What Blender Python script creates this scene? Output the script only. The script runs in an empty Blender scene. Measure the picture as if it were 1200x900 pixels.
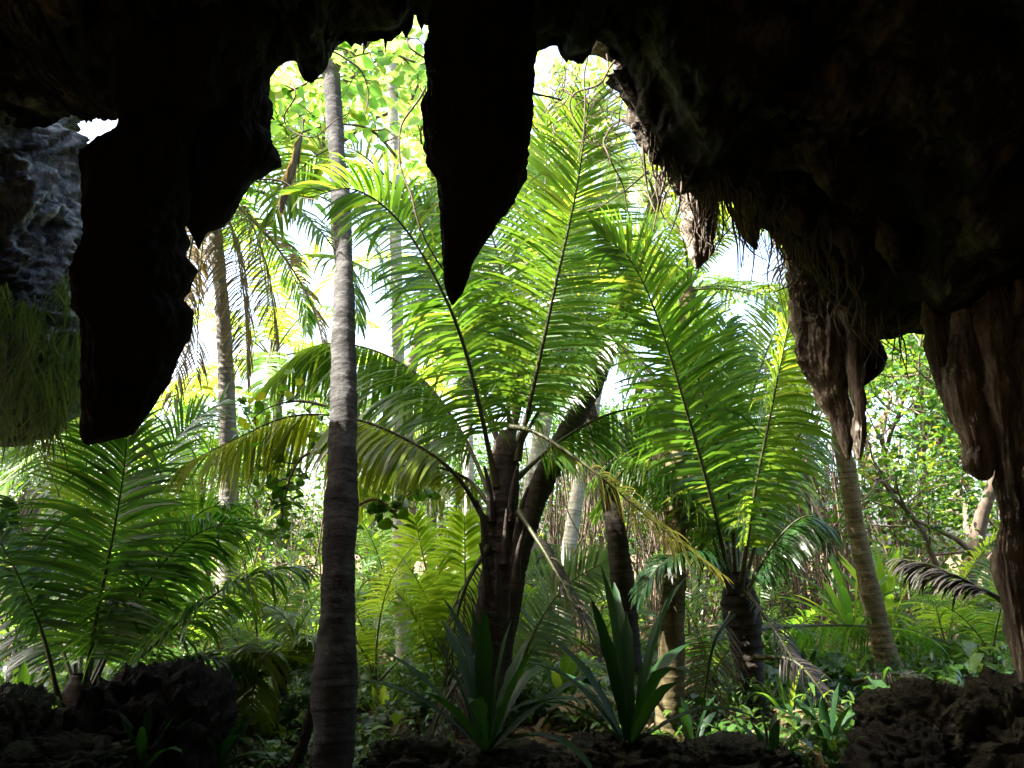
import bpy, math, random
import numpy as np
R = math.radians
rng = np.random.default_rng(7)
random.seed(7)
sc = bpy.context.scene
COL = sc.collection

# ------------------------------------------------------------------ camera
F_PX, PITCH, CAM_Z = 867.0, R(13.0), 1.6
cam_d = bpy.data.cameras.new('camera')
cam_d.sensor_width = 36.0
cam_d.lens = F_PX / 1200 * 36
cam_d.clip_start, cam_d.clip_end = 0.05, 2000
cam = bpy.data.objects.new('camera', cam_d)
cam.location = (0, 0, CAM_Z)
cam.rotation_euler = (R(90) + PITCH, 0, 0)
COL.objects.link(cam)
sc.camera = cam

# ------------------------------------------------------------------ light
SUN_DIR = np.array((-0.60, -0.13, 0.79)); SUN_DIR /= np.linalg.norm(SUN_DIR)
elev = math.asin(SUN_DIR[2]); azim = math.atan2(SUN_DIR[0], SUN_DIR[1])
world = bpy.data.worlds.new('World'); sc.world = world
world.use_nodes = True
wn = world.node_tree
sky = wn.nodes.new('ShaderNodeTexSky')
sky.sky_type = 'NISHITA'; sky.sun_disc = False
sky.sun_elevation = elev; sky.sun_rotation = azim
sky.air_density = 1.0; sky.dust_density = 6.0; sky.ozone_density = 1.0
bg = wn.nodes['Background']
bg.inputs['Strength'].default_value = 0.15
wn.links.new(sky.outputs['Color'], bg.inputs['Color'])
sun_d = bpy.data.lights.new('sun', 'SUN')
sun_d.energy = 5.0; sun_d.angle = R(0.5); sun_d.color = (1.0, 0.965, 0.90)
sun = bpy.data.objects.new('sun', sun_d)
from mathutils import Vector, Matrix
sun.rotation_euler = Vector(SUN_DIR).to_track_quat('Z', 'Y').to_euler()
sun.location = (-20, 30, 50)
COL.objects.link(sun)
vs = sc.view_settings
vs.view_transform = 'Standard'; vs.look = 'None'; vs.gamma = 1.0; vs.use_curve_mapping = False
vs.exposure = 3.0
cy = sc.cycles
cy.max_bounces = 6; cy.diffuse_bounces = 3; cy.glossy_bounces = 2; cy.transmission_bounces = 3
cy.caustics_reflective = False; cy.caustics_refractive = False
cy.sample_clamp_indirect = 4.0
cy.use_denoising = True

# ------------------------------------------------------------------ helpers
ct, st = math.cos(PITCH), math.sin(PITCH)
def P(u, v, Y):
    """world point that lies on photo pixel (u, v) at world distance Y in front of the camera"""
    dx, dy = (u - 600) / F_PX, (450 - v) / F_PX
    fy, fz = ct - dy * st, st + dy * ct
    k = Y / fy
    return np.array((dx * k, Y, CAM_Z + fz * k))

def _h(i, j, k, s):
    n = (i * 374761393 + j * 668265263 + k * 2147483647 + s * 1274126177) & 0xffffffff
    n = ((n ^ (n >> 13)) * 1274126177) & 0xffffffff
    return ((n ^ (n >> 16)) & 0xffff) / 65535.0
def vnoise(p, s=0):
    p = np.asarray(p, float); f = np.floor(p); i = f.astype(np.int64); t = p - f
    t = t * t * (3 - 2 * t); out = 0
    for a in (0, 1):
        for b in (0, 1):
            for c in (0, 1):
                w = (t[..., 0] if a else 1 - t[..., 0]) * (t[..., 1] if b else 1 - t[..., 1]) * (t[..., 2] if c else 1 - t[..., 2])
                out = out + w * _h(i[..., 0] + a, i[..., 1] + b, i[..., 2] + c, s)
    return out * 2 - 1
def fbm(p, octs=4, s=0, gain=0.5):
    p = np.asarray(p, float); a, o = 1.0, 0
    for k in range(octs):
        o = o + a * vnoise(p, s + k * 17); p = p * 2.03 + 11.3; a *= gain
    return o
def ridged(p, octs=4, s=0):
    p = np.asarray(p, float); a, o = 1.0, 0
    for k in range(octs):
        o = o + a * (1 - 2 * np.abs(vnoise(p, s + k * 31))); p = p * 2.1 + 5.7; a *= 0.5
    return o

def norm(a):
    return a / np.maximum(np.linalg.norm(a, axis=-1, keepdims=True), 1e-9)

class MB:
    def __init__(s): s.v = []; s.q = []; s.m = []; s.a = []; s.n = 0
    def add(s, verts, quads, var=0.5, mat=0):
        verts = np.asarray(verts, float).reshape(-1, 3); quads = np.asarray(quads, int).reshape(-1, 4)
        s.v.append(verts); s.q.append(quads + s.n); s.m.append(np.full(len(quads), mat, int))
        s.a.append(np.broadcast_to(np.asarray(var, float), (len(verts),)).copy()); s.n += len(verts)
    def grid(s, pts, closed=False, var=0.5, mat=0):
        """pts (rows, cols, 3); closed joins the last column to the first"""
        r, c = pts.shape[:2]
        idx = np.arange(r * c).reshape(r, c)
        nx = np.roll(idx, -1, 1)
        if not closed: idx, nx, = idx[:, :-1], nx[:, :-1]
        q = np.stack([idx[:-1], nx[:-1], nx[1:], idx[1:]], -1).reshape(-1, 4)
        s.add(pts, q, var, mat)
    def tube(s, pts, rad, sides=6, var=0.5, mat=0):
        pts = np.asarray(pts, float); rad = np.broadcast_to(np.asarray(rad, float), (len(pts),))
        T = norm(np.gradient(pts, axis=0))
        ref = np.array((0.31, 0.95, 0.05)) if abs(T[len(T)//2][1]) < 0.9 else np.array((1., 0, 0))
        A = norm(np.cross(T, ref)); B = np.cross(T, A)
        an = np.linspace(0, 2 * np.pi, sides, endpoint=False)
        ring = pts[:, None] + rad[:, None, None] * (np.cos(an)[None, :, None] * A[:, None] + np.sin(an)[None, :, None] * B[:, None])
        s.grid(ring, True, var, mat)
    def build(s, name, mats, parent=None, origin=None, smooth=True):
        v = np.concatenate(s.v); q = np.concatenate(s.q); m = np.concatenate(s.m); a = np.concatenate(s.a)
        if origin is not None: v = v - np.asarray(origin)
        me = bpy.data.meshes.new(name)
        me.vertices.add(len(v)); me.vertices.foreach_set('co', v.astype(np.float32).ravel())
        me.loops.add(len(q) * 4); me.loops.foreach_set('vertex_index', q.astype(np.int32).ravel())
        me.polygons.add(len(q)); me.polygons.foreach_set('loop_start', np.arange(0, len(q) * 4, 4, dtype=np.int32))
        me.polygons.foreach_set('loop_total', np.full(len(q), 4, np.int32))
        me.polygons.foreach_set('material_index', m.astype(np.int32))
        if smooth: me.polygons.foreach_set('use_smooth', np.ones(len(q), bool))
        at = me.attributes.new('var', 'FLOAT', 'POINT'); at.data.foreach_set('value', a.astype(np.float32))
        for x in (mats if isinstance(mats, (list, tuple)) else [mats]): me.materials.append(x)
        me.update()
        o = bpy.data.objects.new(name, me); COL.objects.link(o)
        if parent is not None: o.parent = parent
        elif origin is not None: o.location = origin
        return o

def tag(o, label, cat, group=None):
    o['label'] = label; o['category'] = cat
    if group: o['group'] = group
    return o
def thing(name, label, cat, loc, group=None):
    o = bpy.data.objects.new(name, None); COL.objects.link(o)
    o.empty_display_size = 0.2; o.location = loc
    return tag(o, label, cat, group)
def structure(o): o['kind'] = 'structure'; return o
def stuff(o): o['kind'] = 'stuff'; return o

def spline(pts, n=48):
    """Catmull-Rom through pts, resampled evenly"""
    p = np.asarray(pts, float)
    if len(p) == 2: p = np.array([p[0], (p[0] + p[1]) / 2, p[1]])
    e = np.vstack([2 * p[0] - p[1], p, 2 * p[-1] - p[-2]])
    out = []
    for i in range(len(p) - 1):
        a, b, c, d = e[i:i + 4]; t = np.linspace(0, 1, 24, endpoint=False)[:, None]
        out.append(0.5 * (2 * b + (c - a) * t + (2 * a - 5 * b + 4 * c - d) * t**2 + (3 * b - a - 3 * c + d) * t**3))
    out = np.vstack(out + [p[-1:]])
    L = np.concatenate([[0], np.cumsum(np.linalg.norm(np.diff(out, axis=0), axis=1))])
    s = np.linspace(0, L[-1], n)
    return np.stack([np.interp(s, L, out[:, k]) for k in range(out.shape[1])], -1)

# ------------------------------------------------------------------ materials
def new_mat(name):
    m = bpy.data.materials.new(name); m.use_nodes = True
    nt = m.node_tree; nt.nodes.clear()
    out = nt.nodes.new('ShaderNodeOutputMaterial')
    return m, nt, out
def N(nt, t, **kw):
    n = nt.nodes.new(t)
    for k, v in kw.items(): setattr(n, k, v)
    return n
def ramp(nt, stops):
    r = N(nt, 'ShaderNodeValToRGB'); e = r.color_ramp.elements
    while len(e) < len(stops): e.new(0.5)
    for x, (p, c) in zip(e, stops): x.position = p; x.color = (*c, 1)
    return r
def math_n(nt, op, a, b=None):
    n = N(nt, 'ShaderNodeMath', operation=op)
    for i, x in enumerate((a, b)):
        if x is None: continue
        if isinstance(x, (int, float)): n.inputs[i].default_value = x
        else: nt.links.new(x, n.inputs[i])
    return n.outputs[0]

def leaf_mat(name, cols, trans=0.45, tcols=None, rough=0.30, obj_var=0.35, spec=0.5):
    m, nt, out = new_mat(name); L = nt.links.new
    at = N(nt, 'ShaderNodeAttribute', attribute_name='var')
    oi = N(nt, 'ShaderNodeObjectInfo')
    geo = N(nt, 'ShaderNodeTexCoord')
    no = N(nt, 'ShaderNodeTexNoise'); no.inputs['Scale'].default_value = 3.0; no.inputs['Detail'].default_value = 3
    L(geo.outputs['Object'], no.inputs['Vector'])
    x = math_n(nt, 'ADD', at.outputs['Fac'], math_n(nt, 'MULTIPLY', math_n(nt, 'SUBTRACT', oi.outputs['Random'], 0.5), obj_var))
    x = math_n(nt, 'ADD', x, math_n(nt, 'MULTIPLY', math_n(nt, 'SUBTRACT', no.outputs['Fac'], 0.5), 0.35))
    n = len(cols)
    r = ramp(nt, [(i / (n - 1), c) for i, c in enumerate(cols)]); L(x, r.inputs['Fac'])
    tc = tcols or [(min(c[0] * 2.6, .8), min(c[1] * 2.4, .8), c[2] * 0.8) for c in cols]
    r2 = ramp(nt, [(i / (n - 1), c) for i, c in enumerate(tc)]); L(x, r2.inputs['Fac'])
    p = N(nt, 'ShaderNodeBsdfPrincipled'); L(r.outputs['Color'], p.inputs['Base Color'])
    p.inputs['Roughness'].default_value = rough; p.inputs['Specular IOR Level'].default_value = spec
    t = N(nt, 'ShaderNodeBsdfTranslucent'); L(r2.outputs['Color'], t.inputs['Color'])
    mx = N(nt, 'ShaderNodeMixShader'); mx.inputs[0].default_value = trans
    L(p.outputs[0], mx.inputs[1]); L(t.outputs[0], mx.inputs[2]); L(mx.outputs[0], out.inputs[0])
    return m

def rough_mat(name, stops, scale=4.0, bump=0.5, rough=0.9, stretch=(1, 1, 1), fine=14.0, spec=0.25, dist=0.04, rings=False):
    m, nt, out = new_mat(name); L = nt.links.new
    tcn = N(nt, 'ShaderNodeTexCoord'); mp = N(nt, 'ShaderNodeMapping'); mp.inputs['Scale'].default_value = stretch
    L(tcn.outputs['Object'], mp.inputs['Vector'])
    n1 = N(nt, 'ShaderNodeTexNoise'); n1.inputs['Scale'].default_value = scale; n1.inputs['Detail'].default_value = 8; n1.inputs['Roughness'].default_value = 0.62
    n2 = N(nt, 'ShaderNodeTexNoise'); n2.inputs['Scale'].default_value = fine; n2.inputs['Detail'].default_value = 6; n2.inputs['Roughness'].default_value = 0.7
    vo = N(nt, 'ShaderNodeTexVoronoi'); vo.inputs['Scale'].default_value = scale * 2.3
    for n in (n1, n2, vo): L(mp.outputs[0], n.inputs['Vector'])
    f = math_n(nt, 'ADD', math_n(nt, 'MULTIPLY', n1.outputs['Fac'], 0.65), math_n(nt, 'MULTIPLY', n2.outputs['Fac'], 0.35))
    r = ramp(nt, stops); L(f, r.inputs['Fac'])
    p = N(nt, 'ShaderNodeBsdfPrincipled'); col = r.outputs['Color']
    if rings:   # dark leaf scars round the stem
        at = N(nt, 'ShaderNodeAttribute', attribute_name='var')
        sc_ = ramp(nt, [(0.0, (0.32, 0.30, 0.28)), (0.22, (0.9, 0.88, 0.85)), (0.6, (1, 1, 1)), (0.95, (0.75, 0.72, 0.7))]); L(at.outputs['Fac'], sc_.inputs['Fac'])
        mx = N(nt, 'ShaderNodeMix', data_type='RGBA', blend_type='MULTIPLY'); mx.inputs[0].default_value = 1.0
        L(col, mx.inputs[6]); L(sc_.outputs['Color'], mx.inputs[7]); col = mx.outputs[2]
    L(col, p.inputs['Base Color'])
    p.inputs['Roughness'].default_value = rough; p.inputs['Specular IOR Level'].default_value = spec
    h = math_n(nt, 'ADD', math_n(nt, 'ADD', n1.outputs['Fac'], math_n(nt, 'MULTIPLY', n2.outputs['Fac'], 0.6)), math_n(nt, 'MULTIPLY', vo.outputs['Distance'], 0.35))
    b = N(nt, 'ShaderNodeBump'); b.inputs['Strength'].default_value = bump; b.inputs['Distance'].default_value = dist
    L(h, b.inputs['Height']); L(b.outputs[0], p.inputs['Normal']); L(p.outputs[0], out.inputs[0])
    return m

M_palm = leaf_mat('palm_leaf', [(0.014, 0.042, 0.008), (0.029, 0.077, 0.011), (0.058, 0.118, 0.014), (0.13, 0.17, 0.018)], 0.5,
                  [(0.08, 0.23, 0.018), (0.165, 0.355, 0.024), (0.30, 0.47, 0.032), (0.52, 0.56, 0.045)])
M_palm_y = leaf_mat('young_palm_leaf', [(0.05, 0.12, 0.012), (0.09, 0.17, 0.016), (0.14, 0.21, 0.02)], 0.5,
                    [(0.32, 0.56, 0.03), (0.48, 0.66, 0.04), (0.66, 0.72, 0.06)])
M_palm_sheen = leaf_mat('sky_sheen_palm_leaf', [(0.06, 0.11, 0.075), (0.10, 0.17, 0.12), (0.16, 0.23, 0.18)], 0.3, rough=0.25, spec=0.7)  # bluish reflection of the sky painted into the leaf colour
M_palm_dark = leaf_mat('dark_palm_leaf', [(0.010, 0.034, 0.010), (0.018, 0.055, 0.013), (0.035, 0.085, 0.016)], 0.38, rough=0.3)
M_dry = leaf_mat('dry_palm_leaf', [(0.07, 0.045, 0.02), (0.14, 0.10, 0.045), (0.24, 0.19, 0.10)], 0.25,
                 [(0.16, 0.10, 0.03), (0.3, 0.2, 0.07), (0.4, 0.3, 0.14)], rough=0.7)
M_dryshade = leaf_mat('shaded_dead_palm_leaf', [(0.015, 0.010, 0.007), (0.035, 0.024, 0.017), (0.07, 0.05, 0.04)], 0.15, rough=0.7)  # darker copy of the dry leaf, shade put into its colour
M_yellow = leaf_mat('yellowing_palm_leaf', [(0.06, 0.09, 0.014), (0.15, 0.13, 0.02), (0.24, 0.17, 0.04)], 0.45,
                    [(0.25, 0.34, 0.02), (0.5, 0.42, 0.04), (0.6, 0.42, 0.08)], rough=0.5)
M_broad = leaf_mat('broad_leaf', [(0.014, 0.044, 0.012), (0.03, 0.082, 0.016), (0.06, 0.125, 0.02), (0.14, 0.18, 0.03)], 0.42)
M_bright = leaf_mat('sunny_leaf', [(0.06, 0.14, 0.015), (0.11, 0.20, 0.02), (0.18, 0.24, 0.02), (0.26, 0.26, 0.03)], 0.55,
                    [(0.20, 0.48, 0.06), (0.34, 0.60, 0.09), (0.50, 0.67, 0.12), (0.66, 0.64, 0.14)])
M_bough = leaf_mat('round_leaf', [(0.025, 0.08, 0.012), (0.05, 0.13, 0.016), (0.10, 0.19, 0.02), (0.22, 0.22, 0.03)], 0.5)
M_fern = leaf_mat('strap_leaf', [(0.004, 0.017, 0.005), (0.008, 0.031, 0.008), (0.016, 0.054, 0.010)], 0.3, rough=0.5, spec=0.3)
M_under = leaf_mat('undergrowth_leaf', [(0.010, 0.030, 0.008), (0.022, 0.060, 0.012), (0.045, 0.095, 0.015), (0.09, 0.14, 0.02)], 0.35)
M_moss = leaf_mat('moss_leaf', [(0.035, 0.06, 0.016), (0.07, 0.11, 0.026), (0.14, 0.17, 0.05)], 0.3, rough=0.7)
M_rib = rough_mat('frond_rib', [(0.3, (0.02, 0.022, 0.009)), (0.7, (0.06, 0.06, 0.018))], 6, 0.2, 0.5)
M_ribl = rough_mat('pale_frond_rib', [(0.3, (0.09, 0.10, 0.03)), (0.7, (0.18, 0.19, 0.07))], 6, 0.2, 0.5)
M_trunk = rough_mat('palm_bark', [(0.3, (0.040, 0.036, 0.031)), (0.5, (0.10, 0.095, 0.085)), (0.62, (0.17, 0.165, 0.15)), (0.75, (0.27, 0.26, 0.24))], 5, 0.6, 0.9, (1, 1, 2.5), 22, 0.15, 0.02, True)
M_trunkslate = rough_mat('slate_palm_bark', [(0.3, (0.022, 0.020, 0.018)), (0.5, (0.06, 0.057, 0.053)), (0.62, (0.11, 0.107, 0.10)), (0.75, (0.24, 0.235, 0.22))], 4, 0.8, 0.9, (1, 1, 1.6), 18, 0.15, 0.03, True)
M_trunkgold = rough_mat('golden_palm_bark', [(0.3, (0.04, 0.033, 0.016)), (0.55, (0.115, 0.094, 0.045)), (0.75, (0.21, 0.18, 0.10))], 5, 0.6, 0.9, (1, 1, 2.5), 22, 0.15, 0.02, True)
M_trunkmid = rough_mat('grey_palm_bark', [(0.3, (0.09, 0.08, 0.065)), (0.5, (0.22, 0.20, 0.175)), (0.7, (0.36, 0.34, 0.31))], 5, 0.6, 0.9, (1, 1, 2.5), 22, 0.15, 0.02, True)
M_trunkpale = rough_mat('pale_palm_bark', [(0.3, (0.20, 0.18, 0.15)), (0.5, (0.42, 0.40, 0.36)), (0.7, (0.62, 0.60, 0.57))], 5, 0.6, 0.9, (1, 1, 2.5), 22, 0.15, 0.02, True)
M_trunkdark = rough_mat('dark_palm_bark', [(0.3, (0.018, 0.014, 0.010)), (0.55, (0.045, 0.037, 0.028)), (0.75, (0.10, 0.085, 0.07))], 5, 0.7, 0.9, (1, 1, 2.5), 22, 0.15, 0.02, True)
M_bark = rough_mat('tree_bark', [(0.3, (0.07, 0.05, 0.035)), (0.6, (0.17, 0.13, 0.10)), (0.8, (0.26, 0.22, 0.18))], 8, 0.6, 0.9, (1, 1, 0.4), 25, 0.15, 0.02)
M_root = rough_mat('root_bark', [(0.3, (0.05, 0.032, 0.024)), (0.6, (0.13, 0.09, 0.068)), (0.8, (0.24, 0.18, 0.14))], 8, 0.4, 0.9, (1, 1, 0.4), 25, 0.15, 0.01)
M_cave = rough_mat('shade_dark_cave_rock', [(0.36, (0.008, 0.007, 0.006)), (0.52, (0.028, 0.024, 0.019)), (0.66, (0.19, 0.155, 0.115))], 1.6, 0.9, 0.95, (1, 1, 0.5), 9, 0.1, 0.12)  # rock colour kept very dark, part of the cave's shade is in it
M_shadeblack = rough_mat('shade_black_dripstone', [(0.3, (0.010, 0.009, 0.008)), (0.55, (0.024, 0.021, 0.018)), (0.75, (0.06, 0.052, 0.04))], 1.6, 0.9, 0.95, (1, 1, 0.5), 9, 0.1, 0.12)  # darker copy of the cave rock, silhouette shade put into its colour
M_grey = rough_mat('grey_limestone', [(0.36, (0.025, 0.026, 0.028)), (0.48, (0.11, 0.114, 0.12)), (0.62, (0.42, 0.43, 0.44))], 2.2, 1.0, 0.95, (1, 1, 0.7), 13, 0.15, 0.15)
M_brown = rough_mat('brown_flowstone', [(0.36, (0.034, 0.027, 0.021)), (0.5, (0.18, 0.143, 0.11)), (0.63, (0.52, 0.43, 0.335))], 3.4, 1.0, 0.9, (1, 1, 0.25), 16, 0.2, 0.10)
M_boulder = rough_mat('mossy_boulder_rock', [(0.3, (0.010, 0.009, 0.007)), (0.5, (0.034, 0.032, 0.023)), (0.72, (0.095, 0.09, 0.06))], 2.4, 1.0, 0.95, (1, 1, 1), 12, 0.1, 0.1)
M_shaderock = rough_mat('shade_dark_rock', [(0.3, (0.010, 0.009, 0.007)), (0.5, (0.032, 0.029, 0.020)), (0.70, (0.10, 0.09, 0.062))], 2.4, 1.0, 0.95, (1, 1, 1), 12, 0.1, 0.1)  # rock colour darkened so the boulders look shaded
M_ground = rough_mat('forest_floor', [(0.3, (0.03, 0.022, 0.013)), (0.5, (0.09, 0.065, 0.038)), (0.72, (0.17, 0.125, 0.075))], 1.3, 0.9, 0.95, (1, 1, 1), 16, 0.1, 0.08)

# ------------------------------------------------------------------ ground
def ground_z(x, y):
    x = np.asarray(x, float); y = np.asarray(y, float)
    q = np.stack([x * 0.28, y * 0.28, x * 0 + 3.1], -1)
    z = 0.16 * fbm(q, 4, 3) + 0.22 * (1 / (1 + np.exp(-(x - 3.8) * 1.4))) * (1 / (1 + np.exp(-(y - 5) * 1.0)))
    return z + np.clip((y - 10) / 30, 0, 1.4) * 0.9
ax = np.concatenate([-np.geomspace(300, 9, 26), np.linspace(-8.7, 8.7, 96), np.geomspace(9, 300, 26)])
ay = np.concatenate([-np.geomspace(300, 9, 14), np.linspace(-8.5, 22, 150), np.geomspace(22.4, 600, 30)])
gx, gy = np.meshgrid(ax, ay)
gz = ground_z(gx, gy)
g = MB(); g.grid(np.stack([gx, gy, gz], -1))
structure(g.build('ground', M_ground))

# ------------------------------------------------------------------ cave
LIP = [(-620, 1000, 5.0), (-520, 700, 5.2), (-360, 420, 5.4), (-190, 230, 5.8), (-60, 150, 6.7), (0, 152, 6.8), (40, 146, 6.8), (66, 138, 6.6), (85, 134, 6.4), (106, 136, 6.0), (130, 132, 5.5),
       (200, 120, 5.2), (260, 100, 5.2), (300, 98, 5.1), (318, 84, 5.1), (332, 72, 5.1), (345, 70, 5.1), (352, 82, 5.05), (366, 85, 5.0), (382, 76, 5.0), (390, 56, 5.0), (400, 46, 5.0),
       (422, 44, 5.0), (440, 40, 5.0), (452, 40, 5.0), (466, 38, 5.0), (474, 28, 5.0), (482, 16, 5.0), (492, 14, 5.0), (500, 26, 5.0), (510, 16, 5.0), (560, 20, 5.0), (618, 52, 5.0), (634, 50, 5.0),
       (655, 46, 5.0), (662, 62, 5.0), (676, 66, 5.05), (686, 62, 5.1), (688, 48, 5.1), (704, 44, 5.1), (716, 58, 5.15), (724, 62, 5.2), (732, 78, 5.25), (740, 104, 5.35), (743, 130, 5.4),
       (752, 160, 5.5), (762, 184, 5.55), (780, 196, 5.65), (792, 222, 5.75), (806, 222, 5.85), (822, 218, 6.0), (850, 218, 6.2), (866, 232, 6.25), (885, 252, 6.3), (912, 276, 6.3),
       (932, 306, 6.3), (948, 336, 6.3), (1000, 385, 6.3), (1040, 388, 6.3), (1095, 392, 6.3), (1132, 450, 6.2), (1172, 540, 6.0), (1190, 660, 5.8), (1240, 800, 5.6), (1330, 1060, 5.5)]
lip = spline(np.array([P(*p) for p in LIP]), 900)
nl = len(lip)
# re-weight columns: dense where the lip is in view
s01 = np.linspace(0, 1, nl)
ang = np.pi * (1 - s01)
back = np.stack([9.5 * np.cos(ang), np.full(nl, -7.5), -0.6 + 6.6 * np.sin(ang) ** 0.7], -1)
rows_in = []
for t in np.linspace(0, 1, 90) ** 1.35:
    p = lip * (1 - t) + back * t
    p = p + np.array((0, 0, 1.0)) * (np.sin(np.pi * min(1, t * 1.0)) * 0.9)
    rows_in.append(p)
cap = back.mean(0) * np.array((1, 1, 0.6))
for t in (0.3, 0.6, 0.9, 0.998): rows_in.append(back * (1 - t) + (cap + np.array((0, -1.0 * math.sin(t * 1.5), 0))) * t)
rows_in = np.array(rows_in)
cen = np.array((0, 0, 1.2))
rad = lip - cen; rad[:, 1] = 0; rad = norm(rad)
rows_out = []
for d, dy in ((9.5, -8.5), (7.5, -6.5), (5.5, -4.4), (4.0, -2.9), (2.8, -1.7), (1.9, -0.95), (1.25, -0.45), (0.8, -0.15), (0.48, 0.0), (0.24, 0.08), (0.1, 0.06)):
    rows_out.append(lip + rad * d + np.array((0, dy, 0)))
rows = np.concatenate([np.array(rows_out), rows_in])
nO = len(rows_out)
tt = np.concatenate([np.linspace(1, 0.12, nO), np.clip(np.arange(len(rows_in)) / 14, 0.03, 1)])[:, None]
inward = norm(cen + np.array((0, 2.0, 0.4)) - rows)
nz = 0.34 * ridged(rows * np.array((0.75, 0.75, 0.5)), 5, 11) + 0.10 * ridged(rows * np.array((3.2, 3.2, 1.4)), 5, 5)
rows = rows + inward * (nz * tt)[..., None] * 1.0 + np.array((0, 0, -1.0)) * (0.22 * np.clip(ridged(rows * np.array((2.6, 2.0, 0.4)), 3, 29), 0, 2) * np.minimum(tt, 0.6))[..., None]
rows = rows + inward * (0.045 * ridged(rows * 9.0, 3, 77) + 0.03 * fbm(rows * 21.0, 2, 78))[..., None]
# small jags on the very lip
jag = np.clip(ridged(lip * np.array((4.5, 0.3, 1.2)), 3, 41), 0, 2) * 0.045
rows[nO] += np.array((0, 0, -1.0)) * jag[:, None]
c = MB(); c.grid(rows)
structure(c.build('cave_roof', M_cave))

def stalactite(name, edges, Y, mat, label, cat='stalactite', depth=0.8, rough=1.0, up=0.6, seed=1, lean=0.0, nseg=200, nside=90, group='stalactites hanging from the cave roof', flute=1.0, flow=None):
    """edges: (v, u_left, u_right) from top to tip; lofted as a round body of real thickness"""
    flow = (mat is M_brown) if flow is None else flow
    e = np.array(edges, float)
    vv = np.linspace(e[0, 0], e[-1, 0], nseg)
    ul, ur = np.interp(vv, e[:, 0], e[:, 1]), np.interp(vv, e[:, 0], e[:, 2])
    Lp = np.array([P(a, v, Y) for a, v in zip(ul, vv)]); Rp = np.array([P(b, v, Y) for b, v in zip(ur, vv)])
    cc = (Lp + Rp) / 2; hw = np.linalg.norm(Rp - Lp, axis=1) / 2
    cc[:, 1] += lean * np.linspace(0, 1, nseg)
    # run on upward into the rock
    k = 8
    upc = np.array([cc[0] + np.array((0, 0, up * i / k)) for i in range(k, 0, -1)])
    cc = np.vstack([upc, cc]); hw = np.concatenate([hw[0] * (1 + 0.5 * np.linspace(1, 0.1, k)), hw])
    cc = np.vstack([cc, cc[-1] - np.array((0, 0, 0.01))]); hw = np.concatenate([hw, [0.002]])
    an = np.linspace(0, 2 * np.pi, nside, endpoint=False)
    ring = np.stack([np.cos(an), depth * np.sin(an), 0 * an], -1)
    # thickness follows a smoothed half width, so that silhouette notches stay local
    sm = np.convolve(np.pad(hw, 9, 'edge'), np.ones(19) / 19, 'valid')
    sm = np.minimum(sm, hw * 1.6)
    pts = cc[:, None] + np.stack([ring[:, 0] * hw[:, None], ring[:, 1] * sm[:, None], np.zeros((len(hw), nside))], -1)
    dirs = norm(np.stack([np.cos(an), np.sin(an) * 1.0, 0 * an], -1))[None]
    amp = np.minimum(sm, 0.45)[:, None]
    d = 0.14 * ridged(pts * np.array((3.4, 3.4, 1.0)) + seed * 7.7, 4, seed) + 0.10 * flute * ridged(pts * np.array((8, 8, 0.9)) + seed, 3, seed + 3) + 0.07 * ridged(pts * np.array((7, 7, 6.)), 3, seed + 9)
    if flow == 'pitted':   # weathered limestone: lumps, ledges and solution pits
        d = 0.45 * fbm(pts * 1.5 + 3.3, 4, seed) + 0.28 * ridged(pts * np.array((3.6, 3.6, 1.7)), 4, seed + 3) - 0.42 * np.clip(vnoise(pts * np.array((6.5, 6.5, 4.5)), seed + 6), 0, 1) - 0.30 * np.clip(vnoise(pts * np.array((13., 13, 9)), seed + 8), 0, 1) + 0.10 * fbm(pts * 22.0, 2, seed + 4)
        d = d * 0.5
    elif flow:   # fused drapery: deep vertical flutes, soft knobs, fine grain
        d = 0.24 * ridged(pts * np.array((5.5, 5.5, 0.5)) + seed * 3.3, 3, seed) + 0.14 * ridged(np.stack([np.cos(an)[None] * 5 + 0 * pts[..., 0], np.sin(an)[None] * 5 + 0 * pts[..., 0], pts[..., 2] * 1.1], -1) + seed, 3, seed + 21) + 0.30 * fbm(pts * np.array((2.6, 2.6, 2.2)) + seed, 3, seed + 3) + 0.20 * ridged(pts * np.array((7, 7, 4.0)) + seed, 4, seed + 9) + 0.06 * fbm(pts * np.array((22., 22, 12)), 3, seed + 4)
    else:
        d = d + 0.045 / max(rough, 0.5) * (ridged(pts * np.array((13, 13, 4.)), 3, seed + 14) + 0.6 * fbm(pts * np.array((26., 26, 12)), 2, seed + 15))
    d = d - d.mean()
    pts = pts + dirs * (d * amp * rough)[..., None]
    m = MB(); m.grid(pts, True)
    o = m.build(name, mat, origin=cc[0])
    return tag(o, label, cat, group)

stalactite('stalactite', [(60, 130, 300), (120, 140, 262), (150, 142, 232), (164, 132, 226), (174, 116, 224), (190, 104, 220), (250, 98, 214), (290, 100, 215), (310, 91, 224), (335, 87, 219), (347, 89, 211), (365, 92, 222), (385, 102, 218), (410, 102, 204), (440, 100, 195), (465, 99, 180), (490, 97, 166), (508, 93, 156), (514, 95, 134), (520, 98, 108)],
           4.4, M_shadeblack, 'huge black stalactite on the left, ending in a blunt lumpy foot', seed=2, rough=0.55)
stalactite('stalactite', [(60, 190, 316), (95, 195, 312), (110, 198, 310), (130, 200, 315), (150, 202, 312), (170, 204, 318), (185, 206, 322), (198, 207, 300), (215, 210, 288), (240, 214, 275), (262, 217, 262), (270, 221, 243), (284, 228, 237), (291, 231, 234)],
           4.7, M_shadeblack, 'broad black rock curtain between the lumpy stalactite and the bright leaves', seed=5, rough=0.5)
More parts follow.
